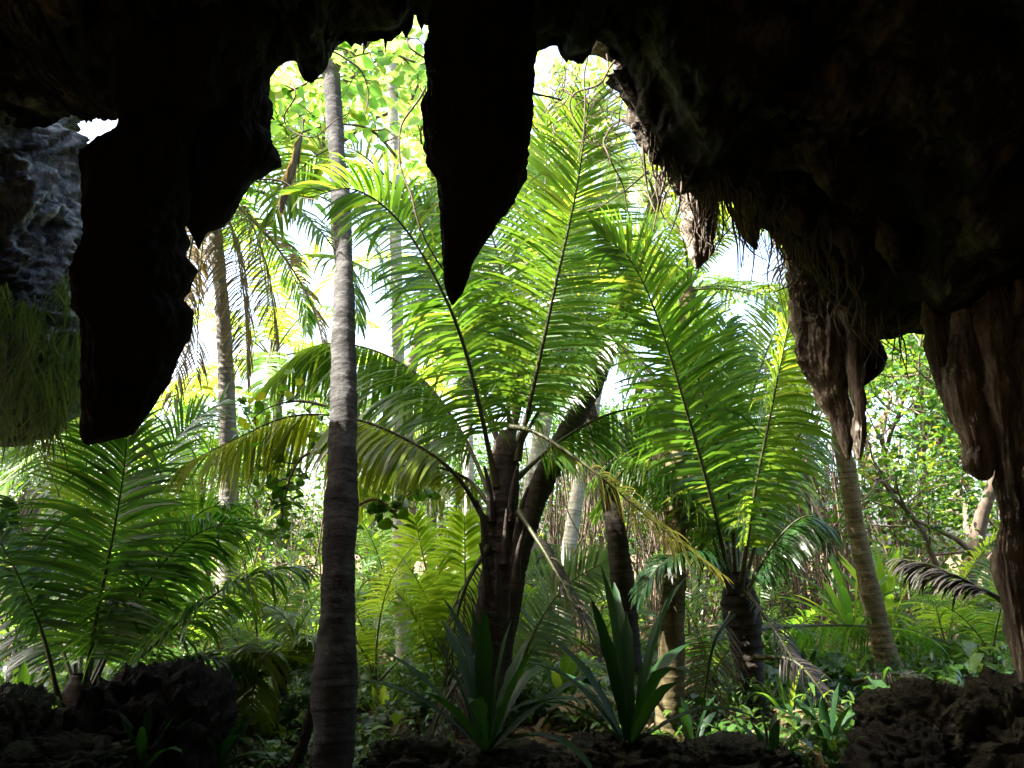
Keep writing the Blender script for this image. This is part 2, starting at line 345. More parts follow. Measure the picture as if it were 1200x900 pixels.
stalactite('stalactite', [(0, 512, 640), (30, 508, 628), (80, 505, 624), (130, 500, 621), (160, 501, 618), (190, 503, 617), (205, 507, 614), (225, 511, 606), (240, 513, 596), (260, 515, 582), (285, 517, 568), (310, 518, 556), (335, 521, 547), (348, 524, 539), (356, 528, 533)],
           4.6, M_shadeblack, 'black dagger shaped stalactite hanging in the middle of the cave mouth', seed=8, rough=0.5)
stalactite('stalactite', [(226, 800, 838), (250, 802, 838), (270, 802, 838), (290, 806, 838), (304, 810, 832), (314, 814, 820)], 6.0, M_brown,
           'small stubby stalactite at the right edge of the bright sky', seed=3, rough=0.8)
stalactite('stalactite', [(250, 862, 892), (274, 868, 890), (284, 876, 888), (292, 884, 888)], 6.2, M_brown, 'tiny broken rock tooth beside the stubby stalactite', seed=4, rough=0.8, up=0.3)
stalactite('stalactite', [(285, 930, 1006), (340, 932, 998), (370, 933, 994), (400, 935, 990), (425, 938, 990), (446, 948, 992), (466, 958, 995), (484, 968, 998), (500, 976, 1000), (516, 983, 1000), (530, 989, 998), (538, 992, 996)],
           6.3, M_brown, 'fluted brown flowstone stalactite lit from the left, above a leaning palm trunk', seed=6, rough=0.8, nseg=240, nside=200)
stalactite('stalactite', [(300, 976, 1002), (330, 984, 1006), (352, 980, 1016), (372, 984, 1020), (392, 990, 1020), (414, 992, 1014), (436, 994, 1014), (456, 996, 1013), (478, 998, 1015), (498, 998, 1018), (512, 1000, 1016), (526, 1001, 1013), (538, 1004, 1009)],
           6.12, M_brown, 'lumpy brown stalactite strand fused to the right side of the fluted one', seed=31, rough=1.0, nseg=200, nside=110)
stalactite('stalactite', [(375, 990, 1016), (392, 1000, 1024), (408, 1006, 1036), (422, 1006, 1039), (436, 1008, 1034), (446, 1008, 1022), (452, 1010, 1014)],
           6.35, M_shadeblack, 'dark rounded knob on the side of the brown fluted stalactite', seed=12, rough=0.7, up=0.2)
stalactite('stalactite', [(286, 1022, 1050), (320, 1026, 1048), (345, 1030, 1046), (362, 1036, 1046), (382, 1042, 1048), (394, 1045, 1047)], 6.2, M_brown, 'thin pale stalactite between the brown fluted one and the right column', seed=13, rough=0.8, up=0.3)
stalactite('rock_column', [(180, 1098, 1390), (290, 1102, 1390), (340, 1108, 1390), (390, 1118, 1390), (420, 1124, 1390), (455, 1134, 1390), (500, 1160, 1390), (545, 1170, 1390), (560, 1192, 1390), (600, 1202, 1390), (640, 1198, 1390), (700, 1210, 1390), (760, 1224, 1395), (820, 1236, 1400), (1000, 1242, 1410)],
           5.7, M_brown, 'massive knobbly brown rock column at the right edge of the cave mouth', cat='rock column', seed=9, rough=0.6, nseg=260, nside=200, depth=0.7, group=None)
RIBS = [([(270, 1064, 1082), (310, 1068, 1092), (345, 1074, 1102), (380, 1084, 1108), (410, 1090, 1114), (440, 1096, 1120), (470, 1107, 1126), (492, 1113, 1126), (504, 1118, 1123)], 5.4, 'slim brown flowstone rib on the open side of the rock column'),
        ([(280, 1112, 1130), (320, 1114, 1138), (360, 1117, 1142), (400, 1114, 1146), (430, 1108, 1150), (465, 1112, 1152), (500, 1124, 1154), (525, 1134, 1160), (545, 1130, 1166), (556, 1140, 1164), (562, 1148, 1158)], 5.3, 'brown flowstone rib with a hooked foot on the rock column'),
        ([(220, 1138, 1152), (270, 1140, 1160), (320, 1144, 1174), (360, 1148, 1186), (400, 1150, 1192), (430, 1152, 1186), (460, 1154, 1192), (500, 1160, 1194), (560, 1164, 1198), (600, 1168, 1200), (640, 1163, 1202), (690, 1174, 1206), (740, 1184, 1212), (800, 1196, 1220)], 5.25, 'thick brown flowstone rib with bulges on the rock column'),
        ([(270, 1180, 1200), (330, 1186, 1226), (400, 1192, 1240), (480, 1190, 1240), (600, 1198, 1245), (760, 1206, 1250), (900, 1215, 1260)], 5.2, 'longest flowstone rib, running down the rock column to the ground')]
for k, (ed, Y, lab) in enumerate(RIBS):
    stalactite('flowstone_rib', ed, Y, M_brown, lab, cat='flowstone', seed=20 + k, rough=0.95, group='flowstone ribs on the rock column', up=0.4, nseg=220, nside=100)
stalactite('limestone_outcrop', [(60, -330, 70), (120, -330, 66), (150, -330, 76), (175, -330, 90), (200, -330, 96), (260, -330, 99), (310, -330, 98), (350, -330, 92), (390, -330, 104), (420, -330, 100), (440, -320, 90), (465, -310, 66), (485, -290, 52), (500, -250, 40), (520, -200, 10)],
           7.4, M_grey, 'pitted grey limestone outcrop at the left edge, hung with moss', cat='rock outcrop', seed=15, rough=2.6, nseg=240, nside=300, depth=0.75, up=1.8, group=None, flow='pitted')
stalactite('rock_ledge', [(70, 745, 900), (95, 752, 900), (120, 756, 900), (150, 760, 900), (172, 764, 900), (186, 780, 900), (200, 792, 900), (216, 802, 880), (226, 814, 870), (234, 830, 860)], 6.1, M_brown, 'crumbling tan rock ledge sunlit on the right lip above the small stubby stalactite', cat='rock ledge', seed=17, rough=1.4, group=None, up=0.3, depth=0.5)
for k, (u, v, l, w, Y) in enumerate([(768, 168, 24, 12, 5.35), (812, 178, 26, 16, 5.3), (858, 190, 34, 20, 5.45), (900, 216, 30, 18, 5.6), (946, 238, 40, 22, 5.6), (1006, 268, 44, 24, 5.6), (1052, 258, 64, 22, 5.35), (980, 200, 40, 22, 5.0)]):
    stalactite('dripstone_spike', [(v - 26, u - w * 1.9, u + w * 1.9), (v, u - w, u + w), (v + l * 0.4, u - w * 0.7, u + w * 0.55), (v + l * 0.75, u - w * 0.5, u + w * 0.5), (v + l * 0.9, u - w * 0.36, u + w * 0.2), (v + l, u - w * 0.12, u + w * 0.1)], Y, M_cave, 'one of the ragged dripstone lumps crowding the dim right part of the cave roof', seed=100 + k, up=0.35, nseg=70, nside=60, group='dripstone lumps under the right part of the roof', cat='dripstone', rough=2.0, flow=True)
# dripstone teeth along the lip
for k, (u, v, l, w, Y) in enumerate([(452, 36, 24, 5, 5.0), (476, 30, 14, 10, 5.0), (494, 22, 12, 8, 5.0), (428, 42, 12, 9, 5.0), (412, 44, 10, 12, 5.0), (366, 80, 12, 14, 5.0), (664, 58, 14, 12, 5.0), (682, 60, 14, 14, 5.05), (718, 58, 8, 8, 5.1)]):
    labs = ['thin needle of dripstone beside the bright leaves', 'stubby dripstone tooth next to the thin needle', 'short dripstone tooth touching the dagger shaped stalactite', 'small dripstone tooth left of the thin needle', 'low blunt dripstone tooth above the tall grey trunk', 'wide dripstone tooth right of the broad rock curtain',
            'dripstone tooth right of the dagger shaped stalactite', 'twin dripstone tooth above the twigs', 'last small dripstone tooth before the roof turns down']
    stalactite('dripstone_tooth', [(v - 14, u - w, u + w), (v, u - w * 0.8, u + w * 0.8), (v + l * 0.5, u - w * 0.5, u + w * 0.4), (v + l, u - w * 0.1, u + w * 0.1)], Y, M_shadeblack, labs[k], seed=60 + k, up=0.2, nseg=24, nside=16, group='dripstone teeth on the cave lip', cat='dripstone')

# ------------------------------------------------------------------ palm fronds
def frond_mesh(pts, L=0.7, n=70, roll=0.0, vee=18, droop=0.55, w=0.0148, petiole=0.14, miss=0.03, seed=0, rr=0.022, var=0.5, side=None, K=5, a0=76, a1=36, clump=0.0):
    r = np.random.default_rng(seed)
    cv = spline(pts, 60); T = norm(np.gradient(cv, axis=0))
    hd = cv[-1] - cv[0]; hd[2] = 0
    if side is None:
        hd = norm(hd) if np.linalg.norm(hd) > 0.12 * np.linalg.norm(cv[-1] - cv[0]) else np.array((0, 1., 0))
        side = np.cross(hd, (0, 0, 1.))
    side = np.asarray(side, float)
    S = norm(side - T * (T @ side)[:, None]); Nn = np.cross(S, T)
    a = R(roll); S, Nn = S * math.cos(a) + Nn * math.sin(a), Nn * math.cos(a) - S * math.sin(a)
    rib = MB(); tq = np.linspace(0, 1, 60)
    rib.tube(cv, rr * (1.0 - 0.82 * tq) * (1 + 0.9 * np.exp(-tq * 22)), 6)
    n = int(n * 1.25); t = np.linspace(petiole, 0.995, n)
    t = np.concatenate([t, t + 0.4 / n]); sg = np.concatenate([np.ones(n), -np.ones(n)])
    t = np.clip(t + r.normal(0, 0.25 / n, 2 * n), 0, 1)
    keep = (r.random(2 * n) > miss) & (vnoise(np.stack([t * 8 + seed * 1.7, sg * 4.1, t * 0], -1), seed + 21) > -0.72)
    t, sg = t[keep], sg[keep]; m = len(t)
    ip = lambda A: np.stack([np.interp(t, tq, A[:, k]) for k in range(3)], -1)
    p0, Tt, St, Nt = ip(cv), norm(ip(T)), norm(ip(S)), norm(ip(Nn))
    x = (t - petiole) / (1 - petiole)
    ln = L * np.interp(x, [0, 0.08, 0.3, 0.55, 0.8, 0.95, 1], [0.45, 0.75, 1, 0.98, 0.75, 0.5, 0.38]) * r.uniform(0.88, 1.06, m)
    al = np.radians(np.interp(x, [0, 0.5, 1], [a0, a0 * 0.86, a1]) + r.normal(0, 2.5, m))
    al = al + np.radians(5.0) * vnoise(np.stack([t * 12 + seed, sg * 5.1, t * 0], -1), seed + 8)
    ph = np.radians(vee + r.normal(0, 6, m))
    d = np.cos(al)[:, None] * Tt + np.sin(al)[:, None] * (sg[:, None] * np.cos(ph)[:, None] * St + np.sin(ph)[:, None] * Nt)
    ph0 = r.uniform(0, 100)
    wv = vnoise(np.stack([t * 9 + ph0, sg * 3.3, t * 0], -1), seed + 3)      # leaflets lean in loose groups
    dr = droop * r.uniform(0.7, 1.35, m) * (1 + 0.45 * wv)
    brk = r.random(m) < 0.07; dr = np.where(brk, dr * 2.2 + 0.8, dr); ln = np.where(r.random(m) < 0.05, ln * r.uniform(0.35, 0.8, m), ln)
    tw = r.normal(0, 0.16, m) + 0.2 * sg
    pos = p0.copy(); Pn = [pos.copy()]; D = [d]
    for k in range(K):
        dk = norm(d + np.array((0, 0, -1.)) * (dr * ((k + 0.6) / K) ** 1.4 * 1.6)[:, None])
        pos = pos + dk * (ln / K)[:, None]; Pn.append(pos.copy()); D.append(dk)
    wp = np.interp(np.linspace(0, 1, K + 1), [0, 0.12, 0.45, 0.8, 1], [0.45, 0.9, 1.0, 0.6, 0.05]) * w
    V = np.zeros((m, K + 1, 2, 3))
    for k in range(K + 1):
        wd = norm(np.cross(D[k], Nt)); nn = np.cross(wd, D[k])
        wd = wd * np.cos(tw)[:, None] + nn * np.sin(tw)[:, None]
        V[:, k, 0] = Pn[k] - wd * wp[k]; V[:, k, 1] = Pn[k] + wd * wp[k]
    base = (np.arange(m) * (K + 1) * 2)[:, None]
    q = np.stack([np.array([2 * k, 2 * k + 1, 2 * k + 3, 2 * k + 2]) for k in range(K)])[None] + base[:, :, None]
    lf = MB(); lf.add(V, q, np.repeat(np.clip(var + r.normal(0, 0.10, m) + np.where(r.random(m) < 0.05, 0.5, 0), 0, 1), (K + 1) * 2))
    return lf, rib

def add_frond(root, pts, mat, ribmat=None, label=None, name='frond', **kw):
    lf, rib = frond_mesh(pts, **kw)
    o = lf.build(name, mat, root, origin=root.location, smooth=True)
    b = rib.build('midrib', ribmat or M_rib, o, origin=root.location)
    if label: o['label'] = label
    return o

# prototype fronds for copied palms: base at the origin, heading +X
PROTO = {}
def proto_frond(key, elev, bend, mat, ribmat, length=3.2, **kw):
    s = np.linspace(0, 1, 9); pts = [np.zeros(3)]
    for k in range(1, 9):
        e = R(elev) - R(bend) * (s[k] ** 1.4)
        pts.append(pts[-1] + length / 8 * np.array((math.cos(e), 0.02 * math.sin(k), math.sin(e))))
    kw2 = dict(L=0.62 * length / 3.2, n=60, w=0.019 * length / 3.2, K=4, rr=0.022 * length / 3.2); kw2.update(kw)
    lf, rib = frond_mesh(pts, **kw2)
    lo = lf.build('frond', mat); ro = rib.build('midrib', ribmat)
    PROTO[key] = (lo.data, ro.data)
    bpy.data.objects.remove(lo); bpy.data.objects.remove(ro)

def crown(root, top, kind, n, seed, scale=1.0, az0=None, elevs=None):
    """ring of fronds copied from the prototypes of one kind"""
    r = np.random.default_rng(seed)
    ks = sorted(k for k in PROTO if k[0] == kind)
    a = r.uniform(0, 6.28)
    for i in range(n):
        f = i / max(1, n - 1)
        k = ks[min(len(ks) - 1, int(f * len(ks) * 0.999))]
        a += 2.4 + r.normal(0, 0.12)
        ld, rd = PROTO[k]
        o = bpy.data.objects.new('frond', ld); COL.objects.link(o); o.parent = root
        o.location = Vector(top) - root.location
        o.rotation_euler = (r.normal(0, 0.18), r.normal(0, 0.07), a)
        sx = scale * r.uniform(0.85, 1.1); o.scale = (sx, sx, sx)
        b = bpy.data.objects.new('midrib', rd); COL.objects.link(b); b.parent = o
for kind, mat, rb in (('green', M_palm, M_rib), ('bright', M_palm_y, M_ribl)):
    for j, (e, b, dr) in enumerate(((82, 45, 0.35), (66, 80, 0.45), (45, 85, 0.55), (22, 85, 0.75), (0, 75, 0.9))):
        proto_frond((kind, j), e, b, mat, rb, seed=100 + j, droop=dr, var=0.55 - 0.05 * j)
proto_frond(('green', 9), -35, 50, M_dry, M_ribl, seed=140, droop=1.0, miss=0.25)

def trunk_obj(root, pts, rads, mat, seed=0, ring=0.075, sides=14, amp=0.05, name='trunk'):
    p = np.hstack([np.array(pts, float), np.array(rads, float)[:, None]])
    n = max(60, int(np.linalg.norm(np.diff(p[:, :3], axis=0), axis=1).sum() / 0.022))
    n = min(n, 420)
    s = spline(p, n)
    Ld = np.concatenate([[0], np.cumsum(np.linalg.norm(np.diff(s[:, :3], axis=0), axis=1))])
    r = np.random.default_rng(seed)
    x = Ld / ring + 1.1 * vnoise(np.stack([Ld * 1.3, Ld * 0, Ld * 0 + seed], -1), seed)
    saw = (x % 1.0)
    rad = s[:, 3] * (1 + amp * (1 - saw) ** 2 - amp * 0.4 + 0.07 * vnoise(np.stack([Ld * 2.2, Ld * 0 + 3, Ld * 0], -1), seed + 5))
    m = MB(); m.tube(s[:, :3], rad, sides); m.a[0] = np.repeat(saw, sides)
    v = m.v[0].reshape(n, sides, 3); cc = s[:, None, :3]
    dd = 0.10 * fbm(v * np.array((9, 9, 5.)), 4, seed + 2) * s[:, 3][:, None]
    m.v[0] = (v + norm(v - cc) * dd[..., None]).reshape(-1, 3)
    return m.build(name, mat, root, origin=root.location)

def on_ground(u, Y, dz=0.0):
    p = P(u, 700, Y); return np.array((p[0], Y, float(ground_z(p[0], Y)) + dz))

# ---- central palm
PB = on_ground(560, 7.2)
C = thing('palm_tree', 'central palm with a shaggy dark trunk and the tallest spray of fronds', 'palm tree', PB)
trunk_obj(C, [PB - (0, 0, 0.3), P(566, 800, 7.2), P(578, 700, 7.2), P(588, 610, 7.2), P(592, 535, 7.2), P(594, 505, 7.2)], [0.24, 0.18, 0.155, 0.145, 0.135, 0.06], M_trunkdark, 3, 0.09, 18, 0.06)
def fr(root, px, mat=M_palm, **kw): return add_frond(root, [P(*p) for p in px], mat, **kw)
X = np.array((1., 0, 0))
fr(C, [(582, 570, 7.1), (553, 440, 6.9), (522, 350, 6.6), (470, 262, 6.4), (415, 222, 6.2), (362, 232, 6.1)], L=0.74, n=105, seed=1, side=(0.93, 0.35, 0), droop=0.6, vee=8, var=0.55, rr=0.026)
fr(C, [(606, 540, 7.1), (628, 440, 6.9), (652, 330, 6.7), (676, 220, 6.5), (690, 120, 6.3)], L=0.82, n=105, seed=2, side=X, droop=0.30, vee=10, var=0.55, rr=0.026)
fr(C, [(600, 530, 7.25), (606, 430, 7.3), (588, 320, 7.3), (560, 220, 7.2), (540, 150, 7.0)], L=0.80, n=100, seed=3, side=X, droop=0.32, vee=12, var=0.62)
fr(C, [(598, 530, 7.3), (620, 420, 7.6), (634, 300, 7.9), (640, 190, 8.1), (642, 130, 8.0)], L=0.85, n=100, seed=4, side=X, droop=0.3, vee=10, var=0.7)
fr(C, [(570, 612, 7.1), (530, 552, 6.9), (470, 512, 6.8), (410, 490, 6.8), (340, 488, 6.8), (275, 515, 6.8), (215, 545, 6.8)], L=0.84, n=130, seed=5, droop=0.9, vee=-38, var=0.85, w=0.018, petiole=0.22)
fr(C, [(578, 590, 7.3), (540, 505, 7.6), (490, 440, 7.9), (430, 408, 8.2), (370, 405, 8.4), (322, 440, 8.5)], L=1.05, n=130, seed=6, droop=1.0, vee=-38, var=0.7, w=0.019, petiole=0.16)
fr(C, [(598, 500, 7.0), (630, 508, 6.7), (690, 548, 6.4), (760, 606, 6.2), (842, 672, 6.1)], M_yellow, L=0.42, n=70, seed=7, droop=0.6, vee=0, var=0.3, miss=0.12, w=0.008, petiole=0.1, roll=35, label='yellowing sparse frond drooping to the right')
fr(C, [(606, 560, 7.3), (655, 518, 7.5), (715, 485, 7.7), (775, 480, 7.9), (830, 520, 8.0)], L=0.75, n=100, seed=8, droop=0.9, vee=-30, var=0.55)
fr(C, [(600, 530, 7.3), (650, 430, 7.6), (720, 330, 7.9), (790, 262, 8.2), (850, 240, 8.3)], L=0.75, n=92, seed=9, side=(0.8, 0.6, 0), droop=0.5, vee=8, var=0.6)
fr(C, [(590, 530, 7.3), (540, 430, 7.8), (480, 350, 8.3), (420, 310, 8.6), (365, 300, 8.7)], L=0.72, n=90, seed=10, droop=0.6, vee=8, var=0.62)
fr(C, [(590, 540, 7.3), (552, 410, 7.5), (505, 295, 7.6), (455, 210, 7.6), (400, 172, 7.6), (345, 205, 7.5), (318, 262, 7.5)], L=0.8, n=110, seed=14, side=(0.85, 0.5, 0), droop=0.75, vee=8, var=0.65)
fr(C, [(580, 600, 7.4), (545, 560, 7.6), (490, 545, 7.9), (430, 560, 8.1), (390, 610, 8.2)], L=0.7, n=90, seed=16, droop=0.9, vee=-25, var=0.8)
fr(C, [(572, 640, 7.05), (545, 690, 6.9), (530, 760, 6.85), (540, 850, 6.85)], M_dryshade, L=0.38, n=44, seed=11, droop=1.4, miss=0.2, w=0.008, vee=-10, var=0.1, label='dead brown frond hanging against the trunk')
fr(C, [(608, 600, 7.0), (640, 650, 6.6), (680, 720, 6.4), (740, 800, 6.4)], M_dryshade, L=0.25, n=44, seed=12, droop=1.2, miss=0.2, var=0.3, label='bare dead frond stalk')

fr(C, [(560, 770, 6.9), (535, 800, 6.7), (510, 850, 6.6), (500, 910, 6.6)], M_dryshade, L=0.4, n=44, seed=13, droop=1.5, miss=0.2, vee=-10, var=0.15, w=0.008, label='withered frond fallen against the trunk base')
for k_, (u_, v_, du) in enumerate([(572, 650, -14), (604, 632, 16), (570, 600, -16), (606, 585, 18), (584, 668, -4), (598, 560, 12), (576, 560, -12), (592, 610, 3)]):
    lb = MB(); a_, b_, c_ = P(u_, v_ + 50, 7.08), P(u_ + du * 0.25, v_ + 12, 7.02), P(u_ + du * 0.7, v_ - 14, 6.99)
    lb.tube(spline([a_, b_, c_], 14), np.linspace(0.05, 0.012, 14), 7); lb.build('leaf_base', M_trunkdark, C, origin=C.location)
fr(C, [(598, 530, 7.4), (590, 430, 7.5), (560, 340, 7.6), (515, 265, 7.7), (470, 235, 7.7)], L=0.75, n=100, seed=17, side=X, droop=0.5, vee=8, var=0.35)
fr(C, [(604, 530, 7.4), (650, 450, 7.5), (690, 390, 7.6), (735, 365, 7.6), (775, 390, 7.6)], L=0.72, n=90, seed=18, droop=0.8, vee=-15, var=0.4)
# ---- leaning palm behind it
D = thing('palm_tree', 'leaning palm trunk crossing behind the central palm towards upper right', 'palm tree', on_ground(575, 7.9))
trunk_obj(D, [on_ground(575, 7.9) - (0, 0, 0.3), P(588, 740, 7.8), P(615, 620, 7.8), P(648, 540, 7.9), P(690, 460, 8.2), P(722, 385, 8.6), P(750, 300, 9.0), P(768, 235, 9.3)], [0.18, 0.145, 0.13, 0.125, 0.12, 0.11, 0.105, 0.09], M_trunkdark, 4)
tD = P(768, 235, 9.3)
for i, (az, e, b, l, sd) in enumerate(((200, 50, 80, 2.8, 0), (250, 20, 90, 2.6, 1), (160, 15, 95, 2.6, 2), (330, 55, 85, 2.9, 3), (20, 30, 80, 2.8, 4), (75, 60, 80, 2.8, 5), (120, 45, 85, 2.6, 6), (300, 75, 60, 2.9, 7))):
    pts = [tD]; h = np.array((math.cos(R(az)), math.sin(R(az)), 0))
    for k in range(1, 8):
        ee = R(e - b * (k / 7) ** 1.3); pts.append(pts[-1] + l / 7 * (h * math.cos(ee) + np.array((0, 0, math.sin(ee)))))
    add_frond(D, pts, M_palm_y, M_ribl, L=0.62, n=64, seed=200 + i, droop=0.6, var=0.55)

# ---- right palm
EB = on_ground(888, 7.6)
E = thing('palm_tree', 'palm right of centre with dark stubby trunk and upright fanned fronds', 'palm tree', EB)
trunk_obj(E, [EB - (0, 0, 0.3), P(884, 830, 7.6), P(876, 760, 7.6), P(868, 710, 7.6), P(864, 670, 7.6)], [0.15, 0.13, 0.15, 0.17, 0.09], M_trunkdark, 7, 0.10, 16, 0.12)
fr(E, [(858, 690, 7.5), (832, 580, 7.2), (798, 460, 6.9), (766, 360, 6.7), (735, 300, 6.5), (700, 275, 6.4)], L=0.80, n=100, seed=21, side=(0.95, 0.3, 0), droop=0.35, vee=8, var=0.5)
fr(E, [(868, 690, 7.5), (884, 580, 7.3), (902, 490, 7.1), (920, 400, 6.9), (934, 335, 6.8)], L=0.70, n=92, seed=22, side=X, droop=0.5, vee=20, var=0.5, roll=-30)
fr(E, [(862, 680, 7.8), (862, 580, 8.1), (880, 470, 8.4), (912, 380, 8.6), (950, 320, 8.7)], M_palm_y, L=0.72, n=92, seed=23, side=(0.9, -0.4, 0), droop=0.4, vee=20, var=0.5)
fr(E, [(858, 680, 7.8), (845, 580, 8.0), (838, 480, 8.3), (820, 390, 8.5), (790, 330, 8.6)], L=0.75, n=92, seed=24, side=X, droop=0.4, vee=12, var=0.6)
fr(E, [(856, 690, 7.4), (830, 655, 7.2), (800, 648, 7.0), (768, 668, 6.9), (750, 700, 6.9)], M_palm_dark, L=0.4, n=52, seed=25, droop=1.0, var=0.3)
fr(E, [(872, 690, 7.4), (905, 735, 7.1), (935, 780, 6.9), (965, 805, 6.9)], M_dryshade, L=0.36, n=40, seed=26, droop=1.2, miss=0.35, var=0.0, w=0.008, label='dead frond hanging to the right of the trunk')
fr(E, [(868, 740, 7.6), (910, 735, 8.0), (990, 733, 9.0), (1070, 740, 9.4), (1145, 770, 9.5)], L=0.5, n=70, seed=27, droop=1.1, vee=-40, var=0.4, w=0.010, petiole=0.25, label='low frond reaching to the right past the leaning trunk')
fr(E, [(858, 720, 7.4), (838, 750, 7.15), (828, 800, 7.1), (822, 850, 7.1)], M_dry, L=0.42, n=36, seed=28, droop=0.3, side=X, miss=0.2, var=0.45, w=0.007, label='pale dead frond hanging straight down')
fr(E, [(858, 690, 7.8), (835, 620, 8.2), (795, 570, 8.6), (745, 560, 8.9), (700, 600, 9.0)], L=0.62, n=70, seed=30, droop=0.85, var=0.6)
fr(E, [(862, 680, 7.6), (854, 580, 7.5), (826, 470, 7.4), (800, 400, 7.3), (770, 372, 7.2)], L=0.7, n=84, seed=31, side=X, droop=0.45, var=0.45)

fr(E, [(870, 690, 7.6), (898, 600, 7.7), (934, 515, 7.8), (972, 455, 7.9), (1010, 440, 7.9)], L=0.62, n=88, seed=32, side=(0.9, 0.4, 0), droop=0.7, vee=5, var=0.45)
fr(E, [(872, 700, 7.4), (905, 640, 7.3), (945, 605, 7.2), (985, 625, 7.2)], M_palm_dark, L=0.5, n=64, seed=33, droop=1.0, vee=-25, var=0.5)
fr(E, [(856, 695, 7.5), (826, 610, 7.4), (780, 548, 7.3), (728, 535, 7.2), (690, 565, 7.2)], L=0.62, n=80, seed=34, droop=0.9, vee=-20, var=0.55)
fr(E, [(862, 690, 7.9), (868, 590, 8.1), (848, 470, 8.3), (850, 380, 8.4)], L=0.7, n=84, seed=35, side=X, droop=0.5, vee=10, var=0.4)
# ---- left foreground palm
FB = on_ground(88, 7.3, 0.0)
Fp = thing('palm_tree', 'low dark green palm on the left beside the black round boulder', 'palm tree', FB)
trunk_obj(Fp, [FB - (0, 0, 0.4), P(86, 850, 7.3), P(90, 815, 7.3), P(94, 790, 7.3)], [0.20, 0.17, 0.14, 0.07], M_trunkdark, 9, 0.09, 16, 0.04)
fr(Fp, [(96, 815, 7.32), (112, 730, 7.20), (130, 640, 7.08), (144, 560, 6.96), (150, 500, 6.84)], M_palm, L=0.97, n=92, seed=41, side=X, droop=0.35, vee=10, var=0.15)
fr(Fp, [(70, 825, 7.20), (52, 750, 7.08), (28, 690, 6.96), (2, 640, 6.90), (-40, 600, 6.84)], M_palm_dark, L=0.68, n=72, seed=42, droop=0.6, var=0.5, petiole=0.35, roll=20)
fr(Fp, [(112, 820, 7.20), (170, 765, 6.96), (235, 708, 6.84), (300, 672, 6.84), (372, 662, 6.96)], M_palm, L=0.71, n=84, seed=43, droop=0.85, vee=4, var=0.25)
fr(Fp, [(104, 815, 7.44), (150, 720, 7.44), (205, 645, 7.44), (260, 615, 7.44), (315, 625, 7.44)], M_palm, L=0.80, n=84, seed=44, droop=0.7, vee=8, var=0.15, roll=20)
fr(Fp, [(100, 810, 7.56), (126, 700, 7.92), (165, 590, 8.28), (210, 510, 8.52), (260, 470, 8.64)], M_palm, L=0.80, n=84, seed=45, side=(0.9, -0.3, 0), droop=0.4, var=0.4)
fr(Fp, [(90, 810, 7.56), (82, 700, 8.04), (74, 600, 8.40), (45, 525, 8.64), (0, 478, 8.76), (-40, 465, 8.76)], M_palm, L=0.68, n=84, seed=46, side=(0.8, -0.5, 0), droop=0.5, var=0.45, petiole=0.3)
fr(Fp, [(92, 810, 7.68), (100, 700, 8.40), (104, 600, 8.88), (98, 520, 9.12), (76, 462, 9.24)], M_palm, L=0.57, n=84, seed=47, side=X, droop=0.45, var=0.6, petiole=0.3)
fr(Fp, [(92, 815, 7.4), (62, 730, 7.6), (34, 650, 7.8), (20, 590, 7.8)], M_palm_dark, L=0.72, n=84, seed=51, side=X, droop=0.55, vee=10, var=0.3)
fr(Fp, [(100, 815, 7.5), (140, 730, 7.6), (190, 650, 7.7), (236, 600, 7.8), (276, 590, 7.8)], M_palm, L=0.72, n=84, seed=52, side=(0.85, 0.4, 0), droop=0.6, vee=8, var=0.4)
fr(Fp, [(110, 830, 7.08), (160, 800, 6.96), (230, 770, 6.96), (300, 790, 7.08)], M_palm_dark, L=0.51, n=60, seed=48, droop=0.9, var=0.4)
fr(Fp, [(80, 830, 7.20), (40, 810, 6.96), (0, 820, 6.84), (-50, 860, 6.72)], M_palm_dark, L=0.51, n=50, seed=49, droop=0.9, var=0.4)
fr(Fp, [(85, 840, 6.84), (95, 850, 6.60), (118, 880, 6.48), (136, 920, 6.48)], M_dry, L=0.11, n=16, seed=50, droop=1, miss=0.6, label='bare broken frond stalk lying over the base')

# ---- tall and middle distance trunks with copied crowns
def palm(label, trunk_px, rads, mat, kind='green', n=13, seed=1, scale=1.0, base_u=None, name='palm_tree', group='coconut palms beyond the cave mouth', crown_on=True):
    pts = [P(*p) for p in trunk_px]
    b = pts[0].copy(); gz0 = float(ground_z(b[0], b[1])); b[2] = gz0
    t = thing(name, label, 'palm tree', b, group)
    allp = [b - (0, 0, 0.3)] + ([p for p in pts if p[2] > gz0 + 0.15])
    rad_ = list(0.84 * np.interp(np.linspace(0, 1, len(allp)), np.linspace(0, 1, len(rads)), rads))
    trunk_obj(t, allp, rad_, mat, seed)
    if crown_on: crown(t, pts[-1], kind, n, seed, scale)
    return t
palm('tall ringed trunk standing in front, dark below and grey above', [(390, 905, 5.5), (396, 700, 5.75), (402, 500, 6.1), (403, 350, 6.5), (402, 270, 6.75), (392, 140, 7.1), (380, -60, 7.6), (370, -260, 8.0)], [0.19, 0.165, 0.14, 0.115, 0.105, 0.11, 0.11, 0.11], M_trunkslate, n=14, seed=1, scale=1.1)
pb = palm('bluish grey trunk left of the tall ringed one, fronds drooping around it', [(262, 830, 10.5), (268, 600, 10.5), (266, 470, 10.5), (262, 380, 10.5), (252, 270, 10.5), (246, 215, 10.5)], [0.2, 0.15, 0.13, 0.12, 0.12], M_trunkmid, n=18, seed=12, scale=1.1)
